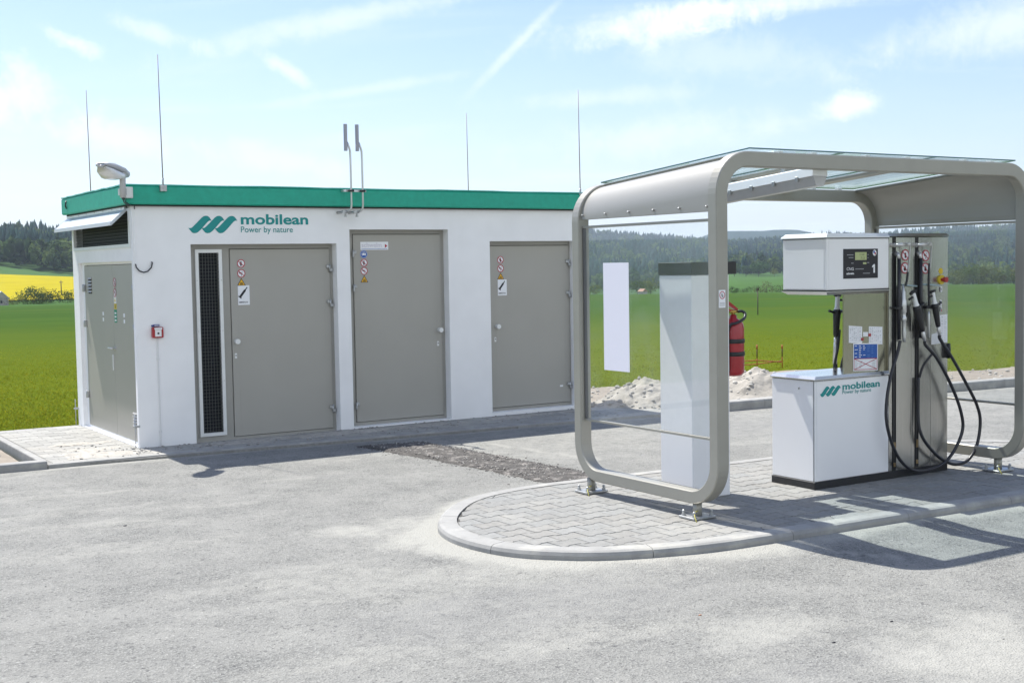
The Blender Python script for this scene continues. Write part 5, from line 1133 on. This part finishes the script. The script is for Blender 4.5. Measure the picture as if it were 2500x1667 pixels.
for z in (1.125, 1.035): 
    V = []
    for q, zz_ in ((.0785, z), (.0815, z+.003), (.0815, z+.028), (.0785, z+.031)): V += [(ex+q*math.cos(2*PI*j/seg), ey+q*math.sin(2*PI*j/seg), zz_) for j in range(seg)]
    mb.add(V, [(i_*seg+j, i_*seg+(j+1) % seg, (i_+1)*seg+(j+1) % seg, (i_+1)*seg+j) for i_ in range(3) for j in range(seg)], 0, True); mb.box(ex+.06, ex+.085, ey-.012, ey+.012, z-.002, z+.034)
mb.build('strap', m_black, E_)
mb = MB(); mb.tube([(ex, ey, 1.32), (ex, ey, 1.355)], .013, 0, 12); mb.tube([(ex-.03, ey, 1.347), (ex+.045, ey-.01, 1.347)], .011, 0, 10); mb.build('valve', mat('brass', (.55, .38, .10), .35, .9), E_)
mb = MB(); mb.hexa([(ex-.075, ey-.013, 1.405), (ex+.030, ey-.013, 1.352), (ex+.030, ey+.013, 1.352), (ex-.075, ey+.013, 1.405), (ex-.07, ey-.013, 1.435), (ex+.038, ey-.013, 1.366), (ex+.038, ey+.013, 1.366), (ex-.07, ey+.013, 1.435)]); mb.hexa([(ex-.07, ey-.01, 1.36), (ex, ey-.01, 1.345), (ex, ey+.01, 1.345), (ex-.07, ey+.01, 1.36), (ex-.07, ey-.01, 1.372), (ex, ey-.01, 1.358), (ex, ey+.01, 1.358), (ex-.07, ey+.01, 1.372)]); mb.build('lever', m_red, E_)
mb = MB(); mb.tube(catmull([(ex+.03, ey-.02, 1.347), (ex+.052, ey-.035, 1.349), (ex+.062, ey-.055, 1.332), (ex+.04, ey-.075, 1.305), (ex+.0, ey-.083, 1.285), (ex-.045, ey-.075, 1.268), (ex-.075, ey-.05, 1.25), (ex-.085, ey-.02, 1.15)], 5, False), .0105, 0, 10); mb.build('hose', m_rubber, E_)
mb = MB(); mb.box(2.592, 2.60, -5.44, -5.35, .93, 1.22); mb.build('wall_bracket', m_black, E_)

# ================================================================== FUEL DISPENSER
F_ = empty('fuel_dispenser', (3.92, -5.45, .06), 'white and brushed steel gas fuel dispenser with black hoses on the paved island', 'fuel dispenser')
DX0, DX1, DY0, DY1, DXM = 3.203, 4.633, -5.663, -5.228, 3.971
mb = MB(); mb.box(DX0-.004, DX1+.002, DY0-.002, DY1+.002, .056, .112, ch=.003); mb.build('base', m_black, F_)
mb = MB(); mb.box(DX0+.003, DXM, DY0+.003, DY1, .1125, .838, ch=.004); cab = mb.build('cabinet', m_white, F_)
mb = MB(); mb.box(DX0+.0005, DX0+.004, DY0+.018, DY1-.01, .118, .834); mb.box(DX0+.02, DXM-.004, DY0+.0005, DY0+.004, .118, .832); mb.build('cabinet_panels', m_white, cab)
mb = MB(); mb.box(DX0+.002, DX0+.012, DY0+.010, DY0+.0145, .114, .836); mb.build('corner_seam', m_seam, cab)
mb = MB(); mb.disc((DX0, -5.51, .778), (-1, 0, 0), .008, .004, 0, 14); mb.box(DX0-.0055, DX0-.003, -5.512, -5.508, .773, .783, 1); mb.build('lock', [m_chrome, m_seam], cab)
m_lid = mat('lid_steel', (.50, .52, .54), .13, .85, var=.03, vs=6)
mb = MB(); zl0, zl1 = .840, .870; o1 = .012; i1 = .022
mb.box(DX0+.006, DXM, DY0+.006, DY1-.004, .836, .8415, 1)
a = [(DX0-o1, DY0-o1), (DXM, DY0-o1), (DXM, DY1+.005), (DX0-o1, DY1+.005)]; b = [(DX0-o1+i1, DY0-o1+i1*.6), (DXM, DY0-o1+i1*.6), (DXM, DY1+.005-i1*.5), (DX0-o1+i1, DY1+.005-i1*.5)]
V = [(x, y, zl0+.002) for x, y in a]+[(x, y, zl0+.010) for x, y in a]+[(x, y, zl1) for x, y in b]
mb.add(V, [(3, 2, 1, 0)]+[(j, (j+1) % 4, 4+(j+1) % 4, 4+j) for j in range(4)]+[(4+j, 4+(j+1) % 4, 8+(j+1) % 4, 8+j) for j in range(4)]+[(8, 9, 10, 11)])
mb.build('lid', [m_lid, m_seam], cab)
logo(cab, lambda a_, b_: (a_, DY0-.0015, b_), 3.252, .722, .213, .395, .068, .039, .760, .729, 'teal three-wave logo with mobilean lettering on the white cabinet')
# steel tower
mb = MB(); mb.box(DXM+.001, DX1, DY0+.006, DY1, .1125, 1.862); tw = mb.build('tower', m_steelv, F_, 'tall brushed steel tower carrying the hoses')
for (xa, xb, nm) in ((DXM+.002, 4.008, 0), (4.050, 4.219, 0), (4.222, 4.258, 0), (4.300, 4.437, 0), (4.441, DX1, 0)):
    mb = MB(); mb.box(xa, xb, DY0, DY0+.008, .115, 1.858, ch=.0015); mb.build('steel_panel', m_steel, tw)
mb = MB(); mb.box(DXM, DX1, DY0+.004, DY0+.0055, .114, 1.861); mb.build('panel_joint', m_seam, tw)
for xa, xb in ((4.008, 4.050), (4.258, 4.300)):
    mb = MB(); mb.box(xa, xb, DY0-.001, DY0+.0035, .116, 1.76); mb.box(xa+.004, xa+.008, DY0-.006, DY0-.001, .13, 1.74); mb.box(xb-.008, xb-.004, DY0-.006, DY0-.001, .13, 1.74)
    tk = mb.build('hose_track', m_black, tw); mb = MB(); 
    for z in (.145, .27, .30): mb.box(xa+.008, xb-.012, DY0-.010, DY0-.001, z, z+.03)
    mb.build('track_fitting', mat('brass_dull', (.30, .22, .12), .45, .7), tk)
mb = MB(); zc0 = 1.866; mb.hexa([(DXM-.004, DY0-.008, zc0), (DX1+.008, DY0-.008, zc0), (DX1+.008, DY1+.008, zc0), (DXM-.004, DY1+.008, zc0), (DXM-.004, DY0+.006, zc0+.022), (DX1-.008, DY0+.006, zc0+.022), (DX1-.008, DY1-.006, zc0+.022), (DXM-.004, DY1-.006, zc0+.022)]); mb.build('tower_cap', m_steel, tw)
mb = MB(); mb.box(3.522, DXM, -5.640, -5.626, .862, 1.482, ch=.002); clm = mb.build('column', mat('reflection_tint_steel', (.36, .35, .28), .22, .9, var=.10, vs=4, stretch=(30, 30, .8)), F_)  # olive base tint imitates yellowish-green reflections in the plate
# head
HX = 3.322
mb = MB(); mb.box(HX, DXM, DY0, DY1, 1.482, 1.852, ch=.004); hd = mb.build('head', m_white, F_, 'white display head of the dispenser')
mb = MB(); mb.box(HX-.0025, HX, DY0+.022, DY1-.02, 1.492, 1.842); mb.box(HX+.022, DXM-.006, DY0-.0025, DY0, 1.492, 1.842); mb.build('head_panels', m_white, hd)
mb = MB(); mb.box(HX-.003, DXM, DY0-.003, DY1+.002, 1.8525, 1.857, 1)
V = [(HX-.012, DY0-.012, 1.857), (DXM-.005, DY0-.012, 1.857), (DXM-.005, DY1+.01, 1.857), (HX-.012, DY1+.01, 1.857), (HX-.012, DY0-.012, 1.863), (DXM-.005, DY0-.012, 1.863), (DXM-.005, DY1+.01, 1.863), (HX-.012, DY1+.01, 1.863), (HX+.018, DY0+.008, 1.890), (DXM-.005, DY0+.008, 1.890), (DXM-.005, DY1-.01, 1.890), (HX+.018, DY1-.01, 1.890)]
mb.add(V, [(3, 2, 1, 0)]+[(j, (j+1) % 4, 4+(j+1) % 4, 4+j) for j in range(4)]+[(4+j, 4+(j+1) % 4, 8+(j+1) % 4, 8+j) for j in range(4)]+[(8, 9, 10, 11)]); mb.build('head_cap', [mat('cap_white', (.72, .73, .74), .3, .2, coat=.3), m_seam], hd)
mb = MB(); mb.box(HX-.004, DXM, DY0-.004, DY1+.002, 1.474, 1.481, 1)
V = [(HX+.03, DY0+.022, 1.448), (DXM, DY0+.022, 1.448), (DXM, DY1-.02, 1.448), (HX+.03, DY1-.02, 1.448), (HX-.008, DY0-.008, 1.470), (DXM, DY0-.008, 1.470), (DXM, DY1+.006, 1.470), (HX-.008, DY1+.006, 1.470), (HX-.008, DY0-.008, 1.474), (DXM, DY0-.008, 1.474), (DXM, DY1+.006, 1.474), (HX-.008, DY1+.006, 1.474)]
mb.add(V, [(3, 2, 1, 0)]+[(j, (j+1) % 4, 4+(j+1) % 4, 4+j) for j in range(4)]+[(4+j, 4+(j+1) % 4, 8+(j+1) % 4, 8+j) for j in range(4)]); mb.build('head_tray', [m_chrome, m_seam], hd)
# display
dy = DY0-.0025; mb = MB(); mb.box(3.484, 3.852, dy-.001, dy+.001, 1.558, 1.780, 1); mb.box(3.488, 3.848, dy-.003, dy, 1.562, 1.776, 0)
fnd = lambda a_, b_, d=0.: (a_, dy-.0034-d, b_)
def rectd(mb, x0, x1, z0, z1, mi, d=0.): mb.add([fnd(x0, z0, d), fnd(x1, z0, d), fnd(x1, z1, d), fnd(x0, z1, d)], [(0, 1, 2, 3)], mi)
text_mesh(mb, 'CNG', lambda x, y: fnd(3.520+x, 1.622+y), .030, 1, sx=1.15); text_mesh(mb, 'schwelm', lambda x, y: fnd(3.520+x, 1.592+y), .020, 1, sx=1.1, bold=.0008); mb.add([fnd(3.800, 1.600), fnd(3.816, 1.600), fnd(3.816, 1.663), fnd(3.804, 1.663), fnd(3.800, 1.656)], [(0, 1, 2, 3, 4)], 1); mb.add([fnd(3.800, 1.656), fnd(3.804, 1.663), fnd(3.786, 1.649), fnd(3.786, 1.638), fnd(3.800, 1.645)], [(0, 1, 2, 3, 4)], 1)
for (x0, x1, z) in ((3.525, 3.592, 1.730), (3.543, 3.592, 1.710), (3.570, 3.595, 1.670), (3.612, 3.700, 1.627), (3.690, 3.765, 1.595), (3.738, 3.750, 1.730), (3.738, 3.748, 1.708), (3.735, 3.758, 1.672)):
    n = max(2, int((x1-x0)/.009))
    for k in range(n): rectd(mb, x0+(x1-x0)*k/n, x0+(x1-x0)*(k+.72)/n, z, z+.006, 2)
mb.build('display', [m_ink, m_paper, m_greyink], hd, 'black display panel with a small greenish screen, CNG and a large 1')
m_lcd = mat('screen_green', (.42, .47, .22), .3); mb = MB(); rectd(mb, 3.608, 3.728, 1.695, 1.752, 0, .0004); rectd(mb, 3.690, 3.726, 1.664, 1.678, 0, .0004)
text_mesh(mb, '11.41', lambda x, y: fnd(3.652+x, 1.727+y, .0008), .026, 1, sx=.95); text_mesh(mb, '7.12', lambda x, y: fnd(3.665+x, 1.700+y, .0008), .026, 1, sx=.95); mb.build('screen', [m_lcd, m_ink], hd)
mb = MB(); n = 28; mb.add([fnd(3.812+.020*math.cos(2*PI*k/n), 1.746+.022*math.sin(2*PI*k/n), .0004) for k in range(n)], [tuple(range(n))], 0)
mb.add([fnd(3.806+.009*math.cos(2*PI*k/12), 1.752+.010*math.sin(2*PI*k/12), .0008) for k in range(12)], [tuple(range(12))], 1); mb.add([fnd(3.818+.007*math.cos(2*PI*k/12), 1.741+.010*math.sin(2*PI*k/12), .0012) for k in range(12)], [tuple(range(12))], 2)
mb.build('emblem', [m_paper, m_blue, m_redp], hd)
# stickers on the column
cy2 = -5.640; fnc = lambda a_, b_, d=0.: (a_, cy2-.001-d, b_)
def rq(mb, pts, mi, d=0.): mb.add([fnc(a_, b_, d) for a_, b_ in pts], [tuple(range(len(pts)))], mi)
r5 = random.Random(3)
def paper(x0, x1, zt0, zt1, h):
    mb = MB(); rq(mb, [(x0, zt0-h), (x1, zt1-h), (x1, zt1), (x0, zt0)], 0)
    for k in range(11):
        t = k/11; z0 = zt0-.014-t*(h-.02); z1 = zt1-.014-t*(h-.02); 
        for q in range(6):
            if r5.random() < .25: continue
            u0_ = .07+q*.145; xa = x0+(x1-x0)*u0_; xb = xa+(x1-x0)*r5.uniform(.05, .12); za = z0+(z1-z0)*u0_; rq(mb, [(xa, za), (xb, za), (xb, za+.0035), (xa, za+.0035)], 1 if r5.random() < .7 else 2, .0006)
    mb.build('leaflet', [m_paper, m_greyink, m_pinkink], clm)
paper(3.572, 3.712, 1.220, 1.208, .125); paper(3.782, 3.928, 1.206, 1.198, .130)
mb = MB(); rq(mb, [(3.722, 1.135), (3.775, 1.133), (3.775, 1.165), (3.722, 1.167)], 0); mb.build('leaflet', m_paper, clm)
mb = MB()
for x, z in ((3.712, 1.115), (3.790, 1.143)): mb.box(x-.013, x+.013, cy2-.004, cy2-.002, z-.011, z+.011)
mb.build('red_seal', m_red, clm)
mb = MB(); X0, X1, ZT, ZB = 3.616, 3.878, 1.088, .885
def sk(x, z): return (x, z-(x-X0)*.03)
rq(mb, [sk(X0, ZB), sk(X1, ZB), sk(X1, ZT), sk(X0, ZT)], 0, .001); rq(mb, [sk(X0+.008, ZT-.112), sk(X1-.008, ZT-.112), sk(X1-.008, ZT-.008), sk(X0+.008, ZT-.008)], 1, .0016)
def barc(x0, z0, x1, z1, w, mi, d):
    t = Vector((x1-x0, z1-z0)).normalized(); n_ = Vector((-t.y, t.x))*w/2; rq(mb, [(x0-n_.x, z0-n_.y), (x1-n_.x, z1-n_.y), (x1+n_.x, z1+n_.y), (x0+n_.x, z0+n_.y)], mi, d)
ax, az1 = sk(X0+.010, ZT-.113); bx, bz1 = sk(X1-.010, ZT-.113); cx3, cz3 = sk(X1-.010, ZB+.010); dx3, dz3 = sk(X0+.010, ZB+.010)
for p in ((ax, az1, bx, bz1), (bx, bz1, cx3, cz3), (cx3, cz3, dx3, dz3), (dx3, dz3, ax, az1), (ax, az1, cx3, cz3), (bx, bz1, dx3, dz3)): barc(*p, .0045, 2, .0022)
for k in range(7):
    z = ZT-.022-k*.0135
    for q in range(5): xa = X0+.016+q*.044; L = r5.uniform(.015, .034)*(1 if q < 3 else .9); xx, zz_ = sk(xa, z); rq(mb, [(xx, zz_), (xx+L, zz_), (xx+L, zz_+.0045), (xx, zz_+.0045)], 0 if q < 3 else 4, .002) if r5.random() < .75 else None
for k in range(4):
    z = ZT-.135-k*.015
    for q in (0, 1, 4): xx, zz_ = sk(X0+.018+q*.045, z); L = r5.uniform(.02, .04); rq(mb, [(xx, zz_), (xx+L, zz_), (xx+L, zz_+.004), (xx, zz_+.004)], 3, .0018)
mb.build('information_sticker', [m_paper, m_blue, m_redp, m_greyink, mat('pale_blue_print', (.10, .22, .50), .6)], clm, 'square sticker, blue above and white below with a red cross')
# signs, emergency stop and labels on the tower
fnt = lambda a_, b_, d=0.: (a_, DY0-d, b_)
for x, z, k in ((4.148, 1.726, 'nophone'), (4.143, 1.630, 'noflame'), (4.375, 1.720, 'nosmoke'), (4.372, 1.624, 'noflame')): sign(tw, k, fnt, x, z, .0425)
mb = MB(); mb.disc((4.549, DY0, 1.600), (0, -1, 0), .023, .002, 0, 24); mb.disc((4.549, DY0-.002, 1.600), (0, -1, 0), .006, .0006, 1, 12); mb.build('yellow_label', [m_ylw, m_yel], tw)
mb = MB(); mb.disc((4.549, DY0, 1.535), (0, -1, 0), .036, .012, 0, 28); es = mb.build('emergency_stop', m_ylw, tw, 'yellow emergency stop with a red mushroom button')
mb = MB(); mb.disc((4.549, DY0-.012, 1.535), (0, -1, 0), .013, .022, 0, 20); mb.disc((4.549, DY0-.034, 1.535), (0, -1, 0), .021, .022, 0, 24); mb.build('button', m_red, es)
for z, w in ((1.462, .016), (1.358, .012), (1.312, .012)):
    mb = MB(); mb.box(4.549-w, 4.549+w, DY0-.0016, DY0, z-.021, z+.021, 0); mb.box(4.549-w, 4.549-w*.2, DY0-.0022, DY0-.001, z-.021, z+.016, 1); mb.box(4.549+w*.2, 4.549+w*.6, DY0-.0022, DY0-.001, z-.010, z+.010, 1)
    if z < 1.32: mb.box(4.549+w*.3, 4.549+w, DY0-.0024, DY0-.001, z-.021, z-.006, 2)
    mb.build('small_label', [m_paper, m_ink, m_redp], tw)
mb = MB(); fnt2 = fnt
def rt(pts, mi, d): mb.add([fnt(a_, b_, d) for a_, b_ in pts], [tuple(range(len(pts)))], mi)
rt([(4.503, 1.045), (4.628, 1.052), (4.628, 1.268), (4.512, 1.262)], 0, .001); rt([(4.445, 1.042), (4.505, 1.045), (4.505, 1.13), (4.445, 1.12)], 0, .0006)
for k in range(14):
    for q in range(3):
        xa = 4.52+q*.036; L = r5.uniform(.012, .028); z = 1.245-k*.0135; rt([(xa, z), (xa+L, z), (xa+L, z+.004), (xa, z+.004)], 1 if r5.random() < .6 else 2, .0016)
mb.build('leaflet', [m_paper, m_pinkink, m_greyink], tw, 'white printed instruction sheet on the steel tower')
mb = MB(); mb.tube([(4.612, DY0-.022, 1.045), (4.612, DY0-.024, 1.0), (4.610, DY0-.022, .93)], [.016, .019, .016], 0, 14); mb.box(4.595, 4.625, DY0-.02, DY0, .935, .98); mb.build('nozzle_socket', m_black, tw)
for xa, xb in ((4.10, 4.245), (4.315, 4.50)):
    mb = MB(); mb.tube([(xa, DY0-.012, 1.505), (xb, DY0-.03, 1.492)], .006, 0, 8); mb.build('guard_bar', mat('blue_grey_bar', (.32, .42, .46), .4), tw)
# hoses and nozzles
def smooth(P_, n=8): return [tuple(p) for p in catmull(P_, n, False)]
def upper_line(x, k):
    y = DY0
    mb = MB(); mb.disc((x-.03, y, 1.800), (0, -1, 0), .016, .02, 0, 12); mb.tube([(x-.03, y-.02, 1.80), (x-.03, y-.045, 1.80), (x+.0, y-.052, 1.803), (x+.055, y-.052, 1.806)], [.011, .012, .013, .013], 0, 12); mb.disc((x+.055, y-.052, 1.806), (1, 0, 0), .016, .03, 0, 6)
    mb.disc((x+.005, y, 1.735), (0, -1, 0), .02, .022, 0, 12); mb.tube([(x, y-.02, 1.745), (x, y-.03, 1.70)], .013, 0, 10); mb.build('hose_fitting', m_chrome, tw)
    mb = MB(); mb.tube(smooth([(x+.086, y-.052, 1.806), (x+.098, y-.05, 1.785), (x+.10, y-.045, 1.74), (x+.098, y-.04, 1.66), (x+.092, y-.035, 1.60)]), .0065, 0, 10); mb.build('gas_line', m_galv, tw)
    mb = MB(); mb.tube([(x+.004, y-.028, 1.70), (x+.004, y-.030, 1.10)], .0135, 0, 12); mb.build('hose', m_rubber, tw)
    mb = MB(); mb.tube(smooth([(x+.092, y-.035, 1.60), (x+.085, y-.033, 1.54), (x+.072, y-.032, 1.50)] if k == 0 else [(x+.092, y-.035, 1.66), (x+.086, y-.034, 1.55), (x+.09, y-.034, 1.40), (x+.092, y-.034, 1.34)]), .0085, 0, 10); mb.build('hose', m_rubber, tw)
    mb = MB()
    if k == 0: secs = [(1.50, .010), (1.46, .012), (1.455, .017), (1.395, .019), (1.39, .023), (1.30, .023), (1.295, .017), (1.27, .017), (1.265, .022), (1.24, .022), (1.235, .016), (1.18, .015), (1.15, .018), (1.12, .015), (1.08, .012)]
    else: secs = [(1.30, .008), (1.27, .011), (1.25, .013), (1.20, .013), (1.19, .010), (1.10, .010)]
    xo = .042 if k == 0 else .088
    mb.tube([(x+xo+(1.5-z)*.03*(1 if k == 0 else 0), y-.034, z) for z, _ in secs], [q for _, q in secs], 0, 16); mb.build('breakaway_coupling', m_alu, tw)
    mb = MB(); mb.box(x-.035 if k == 0 else x+.055, x+.085 if k == 0 else x+.125, y-.045, y-.003, 1.325 if k == 0 else 1.318, 1.345 if k == 0 else 1.342, ch=.003); mb.build('hose_clamp', m_black, tw)
upper_line(4.045, 0); upper_line(4.285, 1)
def nozzle(parent, o, ax_, s_=1., lever=1, label=None):
    """o: top point; ax_: unit direction down the handle"""
    o = Vector(o); d = Vector(ax_).normalized(); sx_ = Vector((1, 0, 0)); sx_ = (sx_-d*sx_.dot(d)).normalized(); n_ = d.cross(sx_)
    def P_(a_, b_=0, c_=0): return o+d*a_*s_+sx_*b_*s_+n_*c_*s_
    mb = MB(); mb.tube([P_(0, -.032), P_(0, .030)], .0115*s_, 0, 12); mb.tube([P_(.004), P_(-.012)], .018*s_, 0, 14); nz_ = mb.build('nozzle', m_black, parent, label)
    mb = MB(); mb.tube([P_(.004), P_(.015), P_(.05), P_(.095), P_(.105), P_(.112)], [.015*s_, .0165*s_, .0175*s_, .019*s_, .024*s_, .024*s_], 0, 18); mb.build('nozzle_barrel', m_aluw, nz_)
    mb = MB(); mb.tube([P_(.110), P_(.118), P_(.16), P_(.30), P_(.32)], [.024*s_, .031*s_, .029*s_, .022*s_, .018*s_], 0, 18); mb.ball(tuple(P_(.135)), .033*s_, 0, 16, 10); mb.build('nozzle_grip', m_black, nz_)
    mb = MB(); mb.tube([P_(.135, lever*.02, .0), P_(.128, lever*.060), P_(.122, lever*.085)], [.011*s_, .009*s_, .011*s_], 0, 10); mb.tube([P_(.035, -lever*.012), P_(.035, -lever*.060)], .009*s_, 0, 10); mb.build('nozzle_lever', m_black, nz_)
    mb = MB(); mb.tube([P_(.318), P_(.33), P_(.335), P_(.385), P_(.39), P_(.44)], [.013*s_, .013*s_, .016*s_, .016*s_, .012*s_, .012*s_], 0, 14); mb.build('nozzle_swivel', m_chrome, nz_)
    return nz_, P_
yh = DY0-.055
n1, P1 = nozzle(F_, (4.172, yh, 1.448), (.36, .0, -1), .98, 1, 'left front nozzle with a bare silver barrel and a black grip')
n2, P2 = nozzle(F_, (4.392, yh, 1.448), (.24, .0, -1), .86, 1, 'right front nozzle with a lever pointing right')
e1 = P1(.44); e2 = P2(.44)
h1 = [tuple(P1(.40)), tuple(e1), (4.44, yh-.01, .93), (4.60, yh-.02, .70), (4.69, yh-.03, .50), (4.70, yh-.03, .36), (4.60, yh-.02, .20), (4.45, yh-.015, .115), (4.22, yh-.01, .100), (4.06, yh-.01, .17), (3.945, yh-.01, .31), (3.875, yh-.01, .50), (3.885, yh-.005, .68), (3.945, yh+.005, .86), (4.02, yh+.015, 1.00), (4.055, yh+.02, 1.09)]
mb = MB(); mb.tube(smooth(h1), .0125, 0, 12); mb.build('hose', m_rubber, F_, 'long black hose looping low from the left front nozzle')
h2 = [tuple(P2(.40)), tuple(e2), (4.60, yh-.01, .94), (4.75, yh-.02, .74), (4.87, yh-.03, .56), (4.915, yh-.03, .42), (4.875, yh-.03, .24), (4.78, yh-.02, .13), (4.64, yh-.015, .11), (4.48, yh-.01, .17), (4.34, yh-.005, .28), (4.275, yh+.01, .38), (4.262, yh+.025, .50), (4.268, yh+.03, .80)]
mb = MB(); mb.tube(smooth(h2), .0125, 0, 12); mb.build('hose', m_rubber, F_, 'black hose looping out to the right from the right front nozzle')
mb = MB(); mb.tube(smooth([(4.395, yh-.004, .985), (4.355, yh+.01, .94), (4.318, yh+.03, .88), (4.30, yh+.045, .80)]), .010, 0, 10); mb.build('hose', m_rubber, F_)
# nozzle on the rear face, seen past the column
yb_ = DY1+.055
mb = MB(); mb.tube([(4.0, DY1, 1.30), (4.0, DY1+.07, 1.30)], .012, 0, 8); mb.build('nozzle_holder', m_black, tw)
n3, P3 = nozzle(F_, (3.955, yb_, 1.425), (-.06, .0, -1), 1.0, -1, 'rear nozzle seen between the steel column and the field')
mb = MB(); mb.tube([tuple(P3(.33)), tuple(P3(.40)), tuple(P3(.53))], [.015, .017, .017], 0, 14); mb.build('hose_sleeve', m_chrome, F_)
mb = MB(); mb.tube(smooth([tuple(P3(.50)), (3.935, yb_, .86), (3.905, yb_, .72), (3.92, yb_, .45), (4.05, yb_, .20), (4.25, yb_, .13), (4.45, yb_, .22), (4.53, yb_, .50), (4.50, yb_-.01, .9)]), .0125, 0, 12); mb.tube(smooth([(3.955, yb_-.02, 1.16), (3.93, yb_-.025, 1.02), (3.895, yb_-.025, .90), (3.87, yb_-.02, .72)]), .010, 0, 10); mb.tube(smooth([(4.04, yb_-.03, 1.04), (3.99, yb_-.02, .93), (3.96, yb_-.02, .82)]), .010, 0, 10); mb.build('hose', m_rubber, F_, 'black hose behind the dispenser')

# ================================================================== ORANGE MARKER RODS
def trestle(x, y, h, label):
    mb = MB(); mb.tube([(x, y, -.12), (x, y, h*.62)], .009, 1, 8); mb.tube([(x, y, h*.30), (x, y, h*.92)], .0095, 2, 8); mb.tube([(x, y, h*.78), (x, y, h)], [.016, .012], 0, 8)
    mb.build('marker_rod', [m_orange, m_orange, mat('rod_dark', (.10, .04, .03), .7)], loc=(x, y, 0), label=label, cat='marker rod', group='orange rods behind the rubble heap')
trestle(11.06, 3.62, .30, 'leftmost thin orange rod, next to the fire extinguisher'); trestle(11.26, 3.5, .315, 'middle and highest thin orange rod behind the rubble heap'); trestle(11.83, 3.5, .285, 'rightmost thin orange rod, nearest the dispenser')
mb = MB(); mb.tube([(10.5, 3.9, .03), (11.26, 3.5, .055), (11.83, 3.5, -.005)], .009, 0, 8); mb.build('marker_bar', m_orange, loc=(11, 3.6, 0), label='orange horizontal bar tied between the rods, upper one', cat='bar')
mb = MB(); mb.tube([(10.45, 3.8, -.04), (11.26, 3.53, -.01), (11.83, 3.53, .01)], .008, 0, 8); mb.build('marker_bar', m_orange, loc=(11, 3.6, 0), label='orange horizontal bar tied between the rods, lower one', cat='bar')
# small dark stones lying on the yard
def pebble(x, y, s_, label, m__=None):
    mb = MB(); mb.add([tuple(Vector((p[0]*s_*1.6+x, p[1]*s_*.7+y, p[2]*s_*.5+YZ+s_*.3))) for p in IV], [tuple(f) for f in IF]); mb.build('pebble', m__ or m_ink, loc=(x, y, YZ), label=label, cat='stone')
pebble(-1.12, -3.54, .009, 'small dark stone lying alone on the left of the asphalt yard')
m_clay = mat('clay', (.42, .22, .14), .9); pebble(.57, -7.47, .008, 'reddish clay crumb on the asphalt in front of the paved island', m_clay)
pebble(.76, -8.16, .008, 'small dark stone in the pale dust at the lower right of the yard')
pebble(1.23, -8.08, .007, 'flat dark chip on the asphalt between two pale dust patches')

# ================================================================== AIR
hb = MB(); hb.box(-4700, 4700, -4700, 4700, -75, 140); hz_o = hb.build('haze', [])
hz_o['kind'] = 'stuff'
m_hz = bpy.data.materials.new('haze'); m_hz.use_nodes = True; t = m_hz.node_tree; t.nodes.clear(); pv = t.nodes.new('ShaderNodeVolumePrincipled'); pv.inputs['Color'].default_value = (.72, .86, 1.0, 1); pv.inputs['Density'].default_value = .00012; pv.inputs['Anisotropy'].default_value = .2
oo = t.nodes.new('ShaderNodeOutputMaterial'); t.links.new(pv.outputs[0], oo.inputs['Volume']); hz_o.data.materials.append(m_hz)
